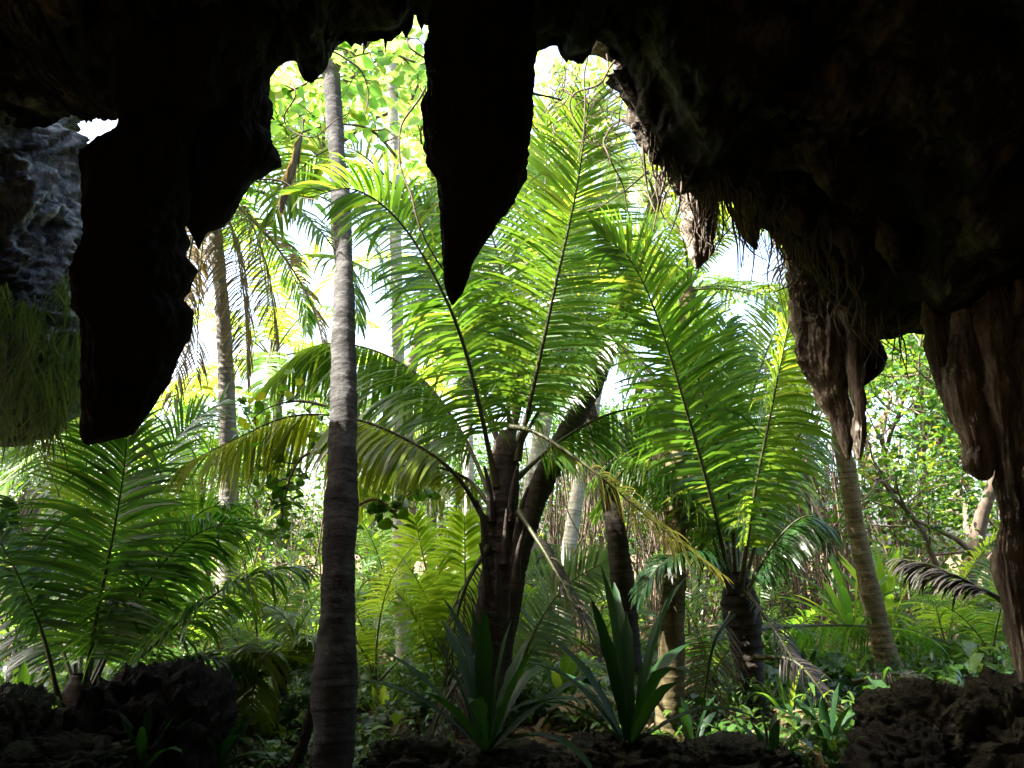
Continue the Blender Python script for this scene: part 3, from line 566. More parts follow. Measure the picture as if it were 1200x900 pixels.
for k_, px in enumerate([[(250, 215, 10.3), (285, 245, 10.0), (312, 310, 9.9), (326, 400, 9.9)], [(246, 215, 10.4), (228, 270, 10.2), (214, 360, 10.1), (204, 470, 10.1)], [(250, 215, 10.2), (272, 270, 9.8), (286, 350, 9.7), (290, 440, 9.7)], [(246, 215, 10.6), (236, 300, 10.7), (232, 380, 10.7), (230, 450, 10.7)]]):
    fr(pb, px, M_dry, ribmat=M_ribl, L=0.8, n=60, seed=500 + k_, droop=1.3, vee=-30, var=0.35, w=0.010, label='withered greyish frond hanging down beside the trunk')
palm('pale grey slender trunk between the ringed one and the central palm', [(478, 850, 10.5), (474, 760, 10.5), (469, 640, 10.5), (468, 520, 10.5), (466, 380, 10.5), (460, 120, 10.7), (452, -160, 11.0)], [0.16, 0.125, 0.11, 0.10, 0.10], M_trunkpale, 'green', n=8, seed=3, scale=1.0)
palm('whitish trunk almost hidden behind the central palm on its left', [(552, 800, 14), (550, 640, 14), (548, 500, 14), (545, 330, 14)], [0.15, 0.13, 0.12], M_trunkpale, 'bright', n=6, seed=4, scale=1.0)
palm('whitish leaning trunk right of the central palm', [(656, 780, 13), (662, 700, 13), (670, 620, 13), (684, 540, 13), (698, 460, 13), (712, 380, 13)], [0.19, 0.16, 0.15, 0.14], M_trunkpale, n=6, seed=5, scale=0.9)
palm('pale trunk just behind the central palm on its right', [(606, 800, 11), (612, 700, 11), (620, 600, 11), (640, 480, 11), (655, 400, 11)], [0.17, 0.15, 0.13], M_trunkpale, 'bright', n=6, seed=6, scale=0.75)
palm('brown curving trunk between the central palm and the golden one', [(748, 865, 8.4), (738, 770, 8.4), (726, 650, 8.4), (714, 580, 8.5), (694, 500, 8.7), (676, 430, 9.0), (664, 350, 9.3)], [0.18, 0.15, 0.135, 0.12, 0.11], M_trunkdark, n=10, seed=7, scale=0.7)
palm('golden brown ringed upright trunk left of the stubby right palm', [(784, 890, 7.0), (786, 800, 7.0), (788, 700, 7.05), (791, 600, 7.2), (796, 480, 7.6), (806, 340, 8.3)], [0.155, 0.14, 0.13, 0.12, 0.11], M_trunkgold, 'bright', n=10, seed=8, scale=0.7)
palm('leaning ringed trunk under the brown fluted stalactite', [(1050, 800, 8.8), (1034, 750, 8.8), (1012, 660, 8.8), (998, 590, 8.8), (984, 500, 8.8), (972, 400, 8.8), (962, 300, 8.8), (955, 170, 8.8)], [0.27, 0.155, 0.125, 0.118, 0.11, 0.105, 0.10, 0.1], M_trunkgold, n=10, seed=9, scale=0.8)
palm('distant palm whose pale crown shows beside the fluted stalactite', [(830, 640, 17), (828, 500, 17), (826, 400, 17)], [0.15, 0.12], M_trunk, 'bright', n=9, seed=13, scale=0.9)
palm('distant palm behind the right hand thicket', [(1085, 640, 15), (1080, 520, 15), (1076, 440, 15)], [0.15, 0.12], M_trunk, n=13, seed=14, scale=0.9)
palm('distant palm between the blunt stalactite and the grey outcrop', [(150, 680, 14), (146, 560, 14), (140, 500, 14)], [0.15, 0.12], M_trunk, 'bright', n=13, seed=15, scale=0.9)
palm('distant palm standing left of the ringed trunk under the white sky', [(330, 660, 16), (326, 500, 16), (318, 420, 16)], [0.15, 0.12], M_trunk, 'bright', n=13, seed=16, scale=1.0)
palm('far palm between the pale slender trunk and the central palm', [(505, 680, 18), (508, 560, 18), (510, 480, 18)], [0.15, 0.12], M_trunk, 'bright', n=13, seed=17, scale=1.1)

# ---- low young palms (crown near the ground)
def young(label, u, v, Y, kind, n, seed, scale):
    p = P(u, v, Y); b = np.array((p[0], Y, float(ground_z(p[0], Y))))
    t = thing('young_palm', label, 'young palm', b, 'young palms on the forest floor')
    top = np.array((p[0], Y, max(p[2], b[2] + 0.12)))
    trunk_obj(t, [b - (0, 0, 0.2), b * 0.5 + top * 0.5, top], [0.10, 0.08, 0.05], M_trunk, seed, sides=8, name='stem')
    crown(t, top, kind, n, seed, scale)
    return t
yp = young('glowing yellow green young palm just left of the central trunk', 528, 820, 9.6, 'bright', 8, 31, 0.55)
for k_, (px, L_) in enumerate([([(532, 815, 9.5), (540, 760, 9.5), (545, 690, 9.4), (544, 605, 9.0)], 0.62), ([(526, 815, 9.6), (518, 750, 9.7), (502, 680, 9.8), (486, 606, 9.5)], 0.6), ([(520, 815, 9.5), (495, 740, 9.4), (460, 690, 9.4), (415, 672, 9.4)], 0.55), ([(535, 815, 9.6), (560, 750, 9.7), (575, 690, 9.8), (600, 650, 9.8)], 0.5)]):
    fr(yp, px, M_palm_y, ribmat=M_ribl, L=L_, w=0.02, n=62, seed=400 + k_, side=X if k_ != 2 else None, droop=0.35, vee=14, var=0.55)
young('young palm with drooping pale fronds beside the slender grey trunk', 440, 820, 9.2, 'bright', 10, 32, 0.6)
yq = young('young palm with fronds coloured with pale sky sheen right of the central trunk', 606, 815, 8.8, 'green', 7, 33, 0.42)
fr(yq, [(606, 812, 8.6), (622, 750, 8.4), (660, 690, 8.6), (722, 650, 8.6)], M_palm_sheen, ribmat=M_ribl, L=0.52, n=66, seed=411, side=(0.7, 0.2, -0.6), droop=0.25, vee=5, var=0.55)
fr(yq, [(606, 812, 8.8), (600, 750, 9.0), (612, 690, 9.1), (640, 640, 9.1)], M_palm_sheen, ribmat=M_ribl, L=0.45, n=56, seed=412, side=X, droop=0.4, var=0.5)
yr = young('young palm with yellowish hanging fronds between the black boulder and the ringed trunk', 330, 810, 7.6, 'green', 5, 43, 0.4)
for k_, px in enumerate([[(330, 808, 7.5), (305, 760, 7.4), (275, 765, 7.3), (255, 820, 7.2)], [(330, 808, 7.5), (320, 765, 7.2), (300, 790, 7.0), (292, 870, 6.9)], [(332, 808, 7.6), (345, 755, 7.6), (330, 720, 7.6), (290, 700, 7.6)], [(330, 808, 7.6), (345, 760, 7.5), (372, 745, 7.5), (410, 765, 7.5)]]):
    fr(yr, px, ribmat=M_ribl, L=0.48, n=56, seed=420 + k_, droop=0.8, vee=5, var=0.8)
young('small young palm in shade between the left palm and the ringed trunk', 300, 830, 8.6, 'green', 10, 34, 0.6)
young('young palm in the hollow behind the black round boulder', 235, 790, 10.5, 'green', 10, 35, 0.7)
young('young palm at the left edge under the limestone outcrop', 20, 760, 9.0, 'green', 10, 36, 0.65)
young('young palm behind the stubby right palm', 905, 790, 10.5, 'green', 10, 37, 0.65)
young('young palm beyond the leaning ringed trunk', 1110, 760, 10.5, 'bright', 9, 38, 0.6)
young('young palm behind the pale trunk with fronds spread low', 590, 790, 12.5, 'bright', 10, 39, 0.62)
young('young palm in front of the hanging root thicket', 700, 770, 11.5, 'green', 9, 40, 0.6)
young('young palm behind the ringed trunk in the middle shade', 372, 780, 11.5, 'green', 10, 42, 0.6)

young('young palm beside the pale whitish leaning trunk', 745, 790, 12.5, 'green', 10, 44, 0.6)
young('young palm low on the far left, beyond the dark palm', 90, 780, 11.0, 'green', 10, 45, 0.75)
young('young palm behind the slender grey trunk', 455, 790, 13.0, 'green', 10, 46, 0.75)
young('young palm in the shade between the golden trunk and the stubby right palm', 835, 830, 9.0, 'green', 9, 47, 0.5)
young('young palm far right in front of the crooked trees', 1165, 780, 9.5, 'green', 9, 48, 0.5)
sl = thing('sapling', 'thin dark leaning stem touching the foot of the ringed trunk on its left', 'sapling', on_ground(344, 5.9))
trunk_obj(sl, [on_ground(340, 5.9) - (0, 0, 0.2), P(352, 880, 5.9), P(366, 830, 5.9), P(380, 770, 5.95), P(392, 720, 6.05)], [0.05, 0.045, 0.04, 0.03, 0.012], M_trunkdark, 66, sides=9)
# ---- strap leaved plants
def strap_plant(label, u, v, Y, n, length, width, mat, seed, group, z=None, spread=0.7):
    r = np.random.default_rng(seed)
    b = P(u, v, Y)
    if z is None: b[2] = float(ground_z(b[0], Y))
    m = MB(); a = r.uniform(0, 6.28)
    for i in range(n):
        a += 2.4 + r.normal(0, 0.2); f = i / n
        e = R(86 - spread * 75 * f + r.normal(0, 5)); Ln = length * r.uniform(0.75, 1.1)
        h = np.array((math.cos(a), math.sin(a), 0)); sd = np.cross(h, (0, 0, 1.))
        K = 11; p = b + h * 0.03; rows_ = []
        bend = r.uniform(0.25, 0.9) * (0.4 + spread * f * 1.4)
        for k in range(K + 1):
            s = k / K; ee = e - bend * s ** 1.6 * 1.4
            d = h * math.cos(ee) + np.array((0, 0, math.sin(ee))); nn = np.cross(sd, d)
            w = width * np.interp(s, [0, 0.25, 0.6, 0.85, 1], [0.35, 0.75, 1, 0.75, 0.04]) * (1 + 0.14 * math.sin(k * 2.3 + i) + r.normal(0, 0.06))
            rows_.append([p - sd * w + nn * w * 0.35, p, p + sd * w + nn * w * 0.35])
            p = p + d * Ln / K
        m.grid(np.array(rows_), var=float(np.clip(r.normal(0.5, 0.2), 0, 1)))
    return tag(m.build('bird_nest_fern', mat, origin=b), label, 'fern', group)
G1 = 'strap leaved ferns on the rocks'
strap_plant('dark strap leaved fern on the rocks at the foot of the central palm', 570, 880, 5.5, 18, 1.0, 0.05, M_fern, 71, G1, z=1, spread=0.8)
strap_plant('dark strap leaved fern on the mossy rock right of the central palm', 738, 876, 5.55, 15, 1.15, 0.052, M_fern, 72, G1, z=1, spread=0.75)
strap_plant('sunlit strap leaved fern just left of the leaning ringed trunk', 1000, 745, 9.4, 24, 1.0, 0.05, M_palm, 73, G1, z=1, spread=0.8)
strap_plant('tall pale strap leaved fern right behind the leaning ringed trunk', 1040, 740, 9.8, 12, 1.1, 0.055, M_palm_y, 74, G1, z=1, spread=0.5)
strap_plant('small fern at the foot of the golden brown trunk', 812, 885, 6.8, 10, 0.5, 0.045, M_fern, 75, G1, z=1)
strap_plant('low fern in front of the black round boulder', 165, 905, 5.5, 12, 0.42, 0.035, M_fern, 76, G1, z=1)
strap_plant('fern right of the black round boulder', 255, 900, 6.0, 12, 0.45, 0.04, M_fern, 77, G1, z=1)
strap_plant('bright fern left of the slender grey trunk base', 445, 860, 8.2, 16, 0.5, 0.04, M_palm_y, 78, G1, z=1)
strap_plant('fern between the stubby right palm and the leaning trunk', 945, 800, 9.2, 14, 0.5, 0.04, M_fern, 79, G1)
strap_plant('fern in the left corner behind the dark palm', 30, 800, 7.4, 14, 0.7, 0.05, M_palm, 80, G1)
strap_plant('fern in the gap behind the two dark ferns', 660, 850, 8.4, 14, 0.6, 0.05, M_palm, 81, G1)

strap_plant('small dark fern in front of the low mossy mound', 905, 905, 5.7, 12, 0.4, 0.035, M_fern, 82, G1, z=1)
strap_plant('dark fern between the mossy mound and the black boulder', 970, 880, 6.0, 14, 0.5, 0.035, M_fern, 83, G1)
strap_plant('fern at the foot of the stubby right palm', 925, 860, 7.0, 12, 0.5, 0.03, M_palm, 84, G1)
# ------------------------------------------------------------------ leaf scatter and broadleaf trees
def leaves(mb, pts, size, r, up=0.6, long=1.9, droop=0.3):
    n = len(pts)
    d = r.normal(0, 1, (n, 3)); d[:, 2] = d[:, 2] * 0.45 - droop; d = norm(d)
    nn = r.normal(0, 1, (n, 3)) * (1 - up); nn[:, 2] += up; nn = norm(nn)
    s = norm(np.cross(d, nn)); nn = np.cross(s, d)
    L = size * r.uniform(0.6, 1.3, n)[:, None]; W = L / long
    b = pts
    V = np.stack([b, b + d * L * 0.3 + s * W * 0.5 + nn * W * 0.15, b + d * L * 0.72 + s * W * 0.42 + nn * W * 0.1, b + d * L - nn * L * 0.12,
                  b + d * L * 0.72 - s * W * 0.42 + nn * W * 0.1, b + d * L * 0.3 - s * W * 0.5 + nn * W * 0.15], 1)
    o = (np.arange(n) * 6)[:, None, None]
    q = np.array([[0, 1, 2, 3], [0, 3, 4, 5]])[None] + o
    mb.add(V, q, np.repeat(np.clip(r.normal(0.5, 0.22, n), 0, 1), 6))

def branch_path(p, d, L, r, curl=0.25, n=8, upb=0.15):
    pts = [np.array(p)]; d = norm(np.array(d))
    for k in range(n):
        d = norm(d + r.normal(0, curl, 3) + np.array((0, 0, upb)) * 0.3); pts.append(pts[-1] + d * L / n)
    return np.array(pts)

def tree_mesh(H, spread, seed, leaf, nleaf, rt, low=0.3, nb=9, lean=(0, 0), puff=0.28):
    r = np.random.default_rng(seed); wood = MB(); lf = MB()
    tr = branch_path((0, 0, -0.3), (lean[0], lean[1], 1), H * 0.85 + 0.3, r, 0.10, 14, 0.4)
    wood.tube(tr, rt * np.linspace(1.15, 0.25, len(tr)), 9)
    tips = []
    for i in range(nb):
        f = low + (1 - low) * (i + r.random()) / nb; k = min(len(tr) - 2, int(f * (len(tr) - 1)))
        a = i * 2.4 + r.normal(0, 0.4); e = R(15 + 45 * f + r.normal(0, 12))
        L = spread * (1.1 - 0.5 * f) * r.uniform(0.7, 1.15)
        bp = branch_path(tr[k], (math.cos(a) * math.cos(e), math.sin(a) * math.cos(e), math.sin(e)), L, r, 0.22, 9)
        rb = rt * (0.5 - 0.25 * f)
        wood.tube(bp, np.linspace(rb, rb * 0.25, len(bp)), 6)
        for j in range(6):
            kk = r.integers(3, len(bp)); dd = norm(bp[kk] - bp[kk - 1]) + r.normal(0, 0.7, 3)
            tp = branch_path(bp[kk], dd, L * 0.45 * r.uniform(0.6, 1.2), r, 0.3, 6)
            wood.tube(tp, np.linspace(rb * 0.3, rb * 0.08 + 0.003, len(tp)), 4)
            tips.append(tp[2:])
    tips = np.concatenate(tips)
    wgt = r.random(len(tips)) ** 2; wgt /= wgt.sum()
    pk = tips[r.choice(len(tips), nleaf, p=wgt)] + r.normal(0, puff, (nleaf, 3)) * np.array((1, 1, 0.7))
    pk = pk[pk[:, 2] > 0.15]
    leaves(lf, pk, leaf, r)
    return wood, lf

TREES = []
for i, (H, sp, lf, nl_, rt, low, mat) in enumerate([(6.5, 2.6, 0.15, 3200, 0.13, 0.35, M_broad), (8.0, 2.8, 0.17, 3000, 0.15, 0.45, M_bright), (5.0, 2.4, 0.12, 3600, 0.10, 0.12, M_broad), (3.2, 1.7, 0.12, 2600, 0.07, 0.05, M_broad), (12.5, 3.2, 0.26, 1000, 0.14, 0.72, M_bright), (4.2, 2.2, 0.11, 3600, 0.09, 0.08, M_broad), (5.5, 3.6, 0.13, 2200, 0.15, 0.12, M_broad)]):
    w, l = tree_mesh(H, sp, 300 + i, lf, nl_, rt, low)
    wo = w.build('trunk', M_bark); lo = l.build('crown', mat)
    TREES.append((wo.data, lo.data)); bpy.data.objects.remove(wo); bpy.data.objects.remove(lo)
def tree(k, x, y, rot, s, label, group, name='broadleaf_tree', cat='tree', sz=None):
    t = thing(name, label, cat, (x, y, float(ground_z(x, y))), group)
    for nm, dat in zip(('trunk', 'crown'), TREES[k]):
        o = bpy.data.objects.new(nm, dat); COL.objects.link(o); o.parent = t
    t.rotation_euler = (0, 0, rot); t.scale = (s, s, sz or s)
    return t
r0 = np.random.default_rng(99)
kinds = ['mid green tree with crooked branches in the wood behind the palms', 'tall sunlit tree with yellow green crown in the wood behind the palms', 'bushy dark green tree low in the wood behind the palms', 'small sunlit bush at the edge of the wood behind the palms',
         'tallest thin crowned tree in the wood behind the palms', 'dense low shrub in the wood behind the palms', 'crooked tree with wide bare limbs and thin leaves in the wood behind the palms']
GW = 'trees of the wood behind the palms'
def tpx(k, u, Y, s, label=None, group=GW, sz=None):
    p = P(u, 650, Y); return tree(k, p[0], Y, r0.uniform(0, 6.28), s, label or kinds[k], group, sz=sz, name='shrub' if k in (3, 5) else 'broadleaf_tree', cat='shrub' if k in (3, 5) else 'tree')
for k, u, Y, s in [(2, -150, 15, 1.0), (5, 40, 14, 1.0), (3, 120, 12.5, 0.9), (2, 200, 17, 1.0), (3, 310, 14, 1.0), (5, 250, 20, 1.2), (2, 400, 18, 1.0), (3, 440, 14.5, 0.9), (5, 520, 20, 1.1), (3, 580, 16, 1.0), (2, 640, 20, 1.0), (5, 700, 17, 1.1),
                   (2, 780, 18, 0.95), (3, 850, 14, 0.9), (5, 900, 16, 1.0), (3, 1080, 12, 0.9), (0, 1240, 13, 1.1), (2, 1330, 15, 1.2), (0, 1160, 20, 1.1),
                   (0, -40, 20, 1.0), (2, 80, 24, 1.2), (5, 330, 26, 1.3), (2, 470, 27, 1.2), (5, 600, 28, 1.3), (2, 720, 26, 1.2), (5, 820, 25, 1.3), (2, 930, 24, 1.2), (1, -260, 18, 1.1), (4, 1400, 20, 1.0), (6, 1110, 11.5, 0.9), (6, 1000, 14, 1.0), (6, 1250, 13, 1.1), (6, 1060, 17, 1.2), (6, 90, 15, 1.0), (6, 900, 18, 1.1)]:
    tpx(k, u, Y, s)
tpx(4, 392, 11.5, 1.0, 'tall tree with large yellow green leaves behind the ringed trunk, filling the upper left gap', None)
tpx(4, 470, 14.5, 1.1, 'tall sunlit tree right of the ringed trunk top, against the white sky', None)
tpx(4, 680, 16.0, 1.1, 'tall sunlit tree behind the central palm top, against the white sky', None)

# big leaved boughs near the upper left gap and by the ringed trunk
def bough(label, px, Y, seed, leaf, n, mat, rb=0.025, puff=0.16, subs=7, sl=0.6):
    r = np.random.default_rng(seed); pts = spline([P(u, v, Y + dy) for u, v, dy in px], 24)
    t = thing('leafy_bough', label, 'bough', pts[0], 'leafy boughs near the cave mouth')
    w = MB(); w.tube(pts, np.linspace(rb, rb * 0.3, len(pts)), 6); tips = [pts[8:]]
    for j in range(subs):
        k = r.integers(4, 23); tp = branch_path(pts[k], r.normal(0, 1, 3), sl * r.uniform(0.5, 1.2), r, 0.3, 7, 0)
        w.tube(tp, np.linspace(rb * 0.45, 0.003, len(tp)), 5); tips.append(tp[1:])
    tips = np.concatenate(tips); l = MB()
    leaves(l, tips[r.integers(0, len(tips), n)] + r.normal(0, puff, (n, 3)), leaf, r, long=1.45, up=0.5)
    w.build('branch', M_bark, t, origin=pts[0]); l.build('foliage', mat, t, origin=pts[0])
bough('bright leafed bough in the upper left gap beside the rock curtain', [(250, 120, 0.5), (330, 110, 0), (380, 90, 0), (440, 95, 0)], 8.0, 1, 0.22, 120, M_bright, sl=0.9)
bough('bright leafed bough crossing the top of the gap beside the dagger stalactite', [(560, 60, 0.5), (500, 75, 0), (450, 60, 0), (400, 70, 0)], 7.4, 2, 0.20, 100, M_bright, sl=0.8)
bough('bright leafed bough low in the upper left gap by the ringed trunk', [(470, 190, 0.6), (430, 150, 0), (370, 150, 0), (330, 170, 0)], 8.6, 3, 0.22, 80, M_bright, sl=0.8)
bough('round leafed dark bough reaching left from the ringed trunk', [(396, 530, 0.2), (360, 532, 0.1), (340, 560, 0), (330, 610, 0)], 6.6, 4, 0.13, 70, M_bough, rb=0.02, sl=0.45, puff=0.1)
bough('round leafed bough right of the ringed trunk', [(404, 600, 0.3), (440, 585, 0.2), (462, 600, 0.2), (480, 570, 0.2)], 7.0, 5, 0.13, 60, M_bough, rb=0.018, sl=0.4, puff=0.1)
bough('round leafed bough under the arching frond left of the ringed trunk', [(398, 480, 0.6), (350, 470, 0.5), (310, 480, 0.5), (290, 500, 0.5)], 7.2, 6, 0.13, 60, M_bough, rb=0.018, sl=0.4, puff=0.1)

# undergrowth
r1 = np.random.default_rng(55)
ug = MB()
nc = 5600
yc = np.where(np.arange(nc) < 4200, 5.6 + 25 * r1.random(nc) ** 1.5, 6.2 + 4.5 * r1.random(nc)); xc = (r1.random(nc) * 2 - 1) * (yc * 0.95 + 1.5)
cl = fbm(np.stack([xc * 0.6, yc * 0.6, xc * 0], -1), 3, 77)
keep = ((cl > -0.55) | (yc > 12)) & ((yc > 6.5) | (xc > 1.2) | ((xc < -0.9) & (xc > -2.6)))
xc, yc = xc[keep], yc[keep]
for x_, y_ in zip(xc, yc):
    nl_ = int(r1.integers(7, 22)); sz = r1.choice([0.10, 0.16, 0.24], p=[0.4, 0.4, 0.2]) * min(1.0, 0.55 + (y_ - 5) * 0.08); a_ = r1.uniform(0, 6.28, nl_); lg = r1.choice([1.8, 3.0, 5.5])
    hs = r1.uniform(0.0, 1.0, nl_) * sz * r1.choice([0.3, 1.0, 1.8]); el = r1.uniform(0.1, 1.2, nl_)
    d = np.stack([np.cos(a_) * np.cos(el), np.sin(a_) * np.cos(el), np.sin(el)], -1)
    b = np.array((x_, y_, float(ground_z(x_, y_)))) + np.stack([np.cos(a_) * sz * 0.2, np.sin(a_) * sz * 0.2, hs], -1)
    sd = norm(np.stack([-np.sin(a_), np.cos(a_), 0 * a_], -1)); nn_ = np.cross(d, sd) * -1
    Ls = sz * r1.uniform(0.7, 1.5, nl_)[:, None]; W_ = Ls / lg
    t1 = b + d * Ls * 0.45; t2 = t1 + norm(d + np.array((0, 0, -0.55))) * Ls * 0.35; t3 = t2 + norm(d + np.array((0, 0, -1.2))) * Ls * 0.25
    V = np.stack([b - sd * W_ * 0.12, b + sd * W_ * 0.12, t1 - sd * W_ * 0.5, t1 + sd * W_ * 0.5, t2 - sd * W_ * 0.38, t2 + sd * W_ * 0.38, t3 - sd * W_ * 0.03, t3 + sd * W_ * 0.03], 1)
    q_ = np.array([[0, 1, 3, 2], [2, 3, 5, 4], [4, 5, 7, 6]])[None] + (np.arange(nl_) * 8)[:, None, None]
    ug.add(V, q_, np.repeat(np.clip(r1.normal(r1.uniform(0.2, 0.8), 0.12, nl_), 0, 1), 8))
stuff(tag(ug.build('undergrowth', M_under), 'low green undergrowth covering the forest floor', 'undergrowth'))
lt = MB(); n = 9000
yy = 4.5 + 12 * r1.random(n); xx = (r1.random(n) * 2 - 1) * (yy * 0.8 + 1)
leaves(lt, np.stack([xx, yy, ground_z(xx, yy) + 0.015], -1), 0.16, r1, up=0.92, long=2.6, droop=0.0)
stuff(tag(lt.build('leaf_litter', M_dry), 'brown dead leaves scattered over the forest floor', 'leaf litter'))

# thicket of thin hanging roots and stems
th = MB()
for i in range(620):
    Y = r1.uniform(12, 19); u = r1.choice([r1.uniform(610, 1010), r1.uniform(880, 1180), r1.uniform(20, 500)], p=[0.72, 0.13, 0.15])
    p = P(u, 600, Y); zt = ground_z(p[0], Y) + r1.uniform(2.0, 4.6)
    b = np.array((p[0] + r1.normal(0, 0.5), Y + r1.normal(0, 0.3), float(ground_z(p[0], Y)) - 0.1)); tpt = np.array((p[0], Y, zt))
    md = (b + tpt) / 2 + r1.normal(0, 0.16, 3)
    th.tube(spline([b, b * 0.72 + tpt * 0.28 + r1.normal(0, 0.10, 3), md, tpt + r1.normal(0, 0.2, 3)], 12), np.linspace(1.2, 0.6, 12) * r1.uniform(0.006, 0.019), 4)
stuff(tag(th.build('root_thicket', M_root), 'dense thicket of thin brown hanging roots and stems behind the palms', 'thicket'))

# ------------------------------------------------------------------ rocks
def boulder(label, u, v_top, Y, w, h, d, mat, seed, group='boulders on the cave floor', sharp=1.0):
    top = P(u, v_top, Y); r = np.random.default_rng(seed)
    nu, nv = 130, 80
    th_ = np.linspace(0, 2 * np.pi, nu, endpoint=False); ph_ = np.linspace(-0.5 * np.pi + 0.02, 0.5 * np.pi - 0.02, nv)
    uu, pp = np.meshgrid(th_, ph_)
    s = np.stack([np.cos(uu) * np.cos(pp), np.sin(uu) * np.cos(pp), np.sin(pp)], -1)
    sq = np.sign(s) * np.abs(s) ** 0.8
    nz_ = 0.20 * fbm(s * 1.7 + seed * 3.1, 5, seed) - 0.07 * np.clip(vnoise(s * 7 + seed, seed + 6), 0, 1) + 0.035 * fbm(s * 16.0, 2, seed + 7) + 0.11 * ridged(s * 4.5 + seed, 4, seed + 2) * sharp
    p = sq * (1 + nz_)[..., None] * np.array((w / 2, d / 2, h / 2))
    c_ = np.array((top[0], Y, top[2] - h / 2))
    m = MB(); m.grid(p + c_, True)
    return tag(m.build('boulder', mat, origin=(c_[0], c_[1], c_[2] - h / 2)), label, 'boulder', group)
boulder('black round boulder beside the low dark palm', 192, 790, 6.0, 0.95, 1.15, 0.9, M_shadeblack, 1)
boulder('dark boulder in the left corner', 5, 815, 5.6, 0.85, 0.9, 0.8, M_shaderock, 2)
boulder('dark rock at the foot of the black round boulder', 95, 865, 5.4, 0.9, 0.6, 0.7, M_shaderock, 3)
boulder('low flat topped dark rock left of the central palm foot', 490, 868, 5.7, 0.75, 0.5, 0.7, M_boulder, 4)
boulder('dark rock under the strap leaved fern by the central palm', 590, 882, 5.6, 0.8, 0.5, 0.7, M_boulder, 5)
boulder('mossy rock carrying the right hand dark fern', 735, 866, 5.7, 1.0, 0.6, 0.9, M_boulder, 6)
boulder('rough low rock left of the mossy fern rock', 660, 880, 5.7, 0.6, 0.45, 0.7, M_boulder, 10)
boulder('low mossy mound in front of the stubby right palm', 862, 872, 5.7, 0.85, 0.5, 0.8, M_boulder, 7)
boulder('mossy boulder at the foot of the rock column', 1125, 806, 5.5, 1.15, 1.0, 0.8, M_shaderock, 8)
boulder('black boulder in the bottom right corner', 1085, 852, 5.4, 0.95, 0.8, 0.8, M_shadeblack, 9)
boulder('brown boulder behind the mossy one under the leaning trunk', 1062, 812, 5.6, 0.6, 0.5, 0.5, M_shaderock, 11)
boulder('dark boulder wedged against the right frame edge', 1200, 800, 5.4, 0.95, 1.0, 0.8, M_shaderock, 12)

# ------------------------------------------------------------------ hanging vines, moss, roots, dead fronds
def vine(label, px, Y, rad, seed, mat=None, name='hanging_vine', cat='vine', group='thin vines and twigs at the cave mouth', wob=0.03):
    r = np.random.default_rng(seed)
    p = np.array([P(u, v, Y + r.normal(0, 0.05)) for u, v in px])
    s = spline(p, 50); s = s + wob * np.stack([vnoise(s * 4 + k * 9.1 + seed, seed + k) for k in range(3)], -1)
    m = MB(); m.tube(s, rad * np.linspace(1.1, 0.6, 50), 6)
    return tag(m.build(name, mat or M_root, origin=s[0]), label, cat, group)
vine('thin vine curving down from the dagger stalactite to the arching frond', [(500, 100), (470, 150), (472, 200), (490, 260), (520, 320)], 5.6, 0.010, 1)
vine('forked twig left of the dagger stalactite top', [(475, 40), (480, 58), (505, 74), (512, 80)], 5.3, 0.010, 2)
vine('long looping vine in the upper left gap', [(330, 72), (345, 110), (335, 140), (365, 160), (395, 140)], 5.8, 0.008, 3)
vine('vine arching over the big bright leaves', [(390, 60), (420, 78), (432, 110), (428, 135)], 5.8, 0.009, 4)
vine('vine hanging along the sunlit right lip of the cave', [(726, 66), (700, 95), (672, 110), (668, 130), (690, 165)], 5.6, 0.010, 5)
vine('twisted vine dangling right of the dagger stalactite', [(744, 130), (715, 150), (710, 180), (728, 215), (735, 250)], 5.6, 0.008, 6)
vine('straight dangling root left of the central frond tip', [(690, 70), (684, 110), (684, 150), (678, 190)], 5.4, 0.007, 7)
vine('short twig jutting from the dagger stalactite', [(618, 108), (635, 112), (658, 116)], 4.75, 0.010, 8)
vine('pale looped vine below the right lip', [(760, 200), (735, 225), (700, 245), (690, 250)], 5.7, 0.007, 9)
vine('bent bare twig left of the ringed trunk', [(290, 210), (330, 212), (352, 232), (372, 236)], 6.4, 0.010, 11)
tw = MB()
for i in range(120):
    u, v = r1.uniform(640, 770), r1.uniform(62, 200)
    if v > 60 + (u - 640) * 1.6 + 60: v *= 0.6
    p = P(u, v, r1.uniform(5.6, 6.2)); L = r1.uniform(0.2, 0.7)
    tw.tube(spline(branch_path(p, r1.normal(0, 1, 3) + np.array((0.3, 0, -0.2)), L, r1, 0.35, 6, 0), 12), np.linspace(1, 0.4, 12) * r1.uniform(0.003, 0.007), 4)
stuff(tag(tw.build('twig_tangle', M_bark), 'tangle of fine dry twigs under the sunlit right lip of the cave', 'twigs'))
# roots hanging under the right ceiling
rt_ = MB()
for i in range(260):
    u = r1.uniform(750, 1060); Yb = 5.7 + (u - 750) / 300 * 0.5
    v = np.interp(u, [750, 800, 850, 930, 1060], [170, 225, 255, 310, 380]) + r1.uniform(-70, 6)
    p = P(u, v, Yb - r1.uniform(0.0, 0.5)); L = r1.uniform(0.15, 0.6)
    q = spline([p + (0, 0, 0.15), p, p + np.array((r1.normal(0, 0.05), r1.normal(0, 0.05), -L * 0.5)), p + np.array((r1.normal(0, 0.1), r1.normal(0, 0.06), -L))], 10)
    rt_.tube(q, np.linspace(1, 0.3, 10) * r1.uniform(0.004, 0.013), 4)
stuff(tag(rt_.build('hanging_roots', M_bark), 'fine roots dangling from the right part of the cave roof', 'roots'))
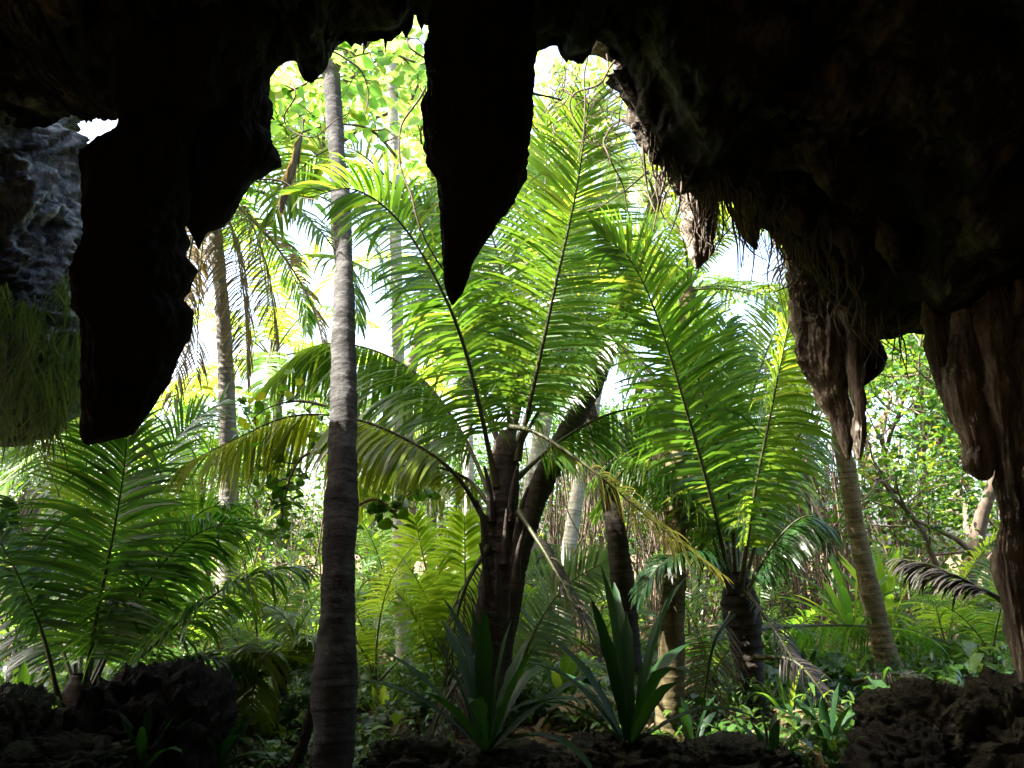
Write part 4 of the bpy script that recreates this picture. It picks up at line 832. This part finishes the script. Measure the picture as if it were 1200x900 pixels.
# moss curtain on the limestone outcrop
ms = MB()
for i in range(1900):
    u = r1.uniform(-40, 104); v = r1.uniform(330, 508) - max(0, (u - 60)) * 0.6
    if vnoise(np.array([u * 0.05, v * 0.03, 2.0]), 91) < -0.05: continue
    p = P(u, v, 7.4 - r1.uniform(0.95, 1.45) * math.sqrt(max(0.02, 1 - ((u + 110) / 215) ** 2)))
    L = r1.uniform(0.10, 0.45); sd = np.array((r1.uniform(0.003, 0.010), 0, 0)); hh_ = r1.normal(0, 0.12, 2)
    a_ = [p, p + np.array((hh_[0] * 0.5, hh_[1] * 0.3 - 0.03, -L * 0.4)), p + np.array((hh_[0], hh_[1] * 0.3 - 0.02, -L))]
    ms.grid(np.array([[a_[0] - sd, a_[0] + sd], [a_[1] - sd, a_[1] + sd], [a_[2] - sd * 0.2, a_[2] + sd * 0.2]]), var=r1.random())
stuff(tag(ms.build('hanging_moss', M_moss), 'curtain of hanging moss and grass on the grey limestone outcrop', 'moss'))
# loose dead fronds
def loose(label, px, mat, seed, **kw):
    pts = [P(*p) for p in px]
    t = thing('fallen_frond', label, 'dead frond', pts[0], 'dead palm fronds lying or caught')
    add_frond(t, pts, mat, M_rib, seed=seed, **kw)
loose('dark dead frond jutting in from the rock column', [(1178, 705, 6.2), (1130, 680, 6.3), (1090, 662, 6.4), (1055, 655, 6.5)], M_dryshade, 90, L=0.4, n=50, droop=0.9, vee=-10, a0=45, var=0.1)
loose('withered grey frond hanging beside the ringed trunk in the upper left gap', [(356, 140, 6.6), (352, 170, 6.6), (342, 205, 6.6), (332, 240, 6.6)], M_dry, 91, L=0.34, n=60, droop=1.0, a0=34, a1=14, var=0.75, rr=0.008)
loose('dry frond caught on the ground under the stubby right palm', [(905, 830, 6.9), (950, 845, 6.6), (1000, 850, 6.4)], M_dry, 92, L=0.35, n=36, droop=0.6, var=0.5)
loose('grey dead frond draped over the low plants right of the stubby palm', [(885, 770, 7.2), (930, 775, 6.9), (965, 815, 6.7), (985, 860, 6.6)], M_dryshade, 93, L=0.34, n=50, droop=1.2, var=0.15, w=0.008)
loose('brown dead frond hanging in front of the leaning trunk foot', [(1000, 800, 7.6), (1040, 790, 7.4), (1085, 800, 7.2), (1110, 835, 7.1)], M_dry, 94, L=0.32, n=44, droop=1.1, var=0.1, w=0.008)
loose('pale dead frond lying behind the two dark ferns', [(640, 835, 7.2), (690, 815, 7.3), (730, 820, 7.4)], M_dry, 95, L=0.32, n=36, droop=0.8, var=0.8)
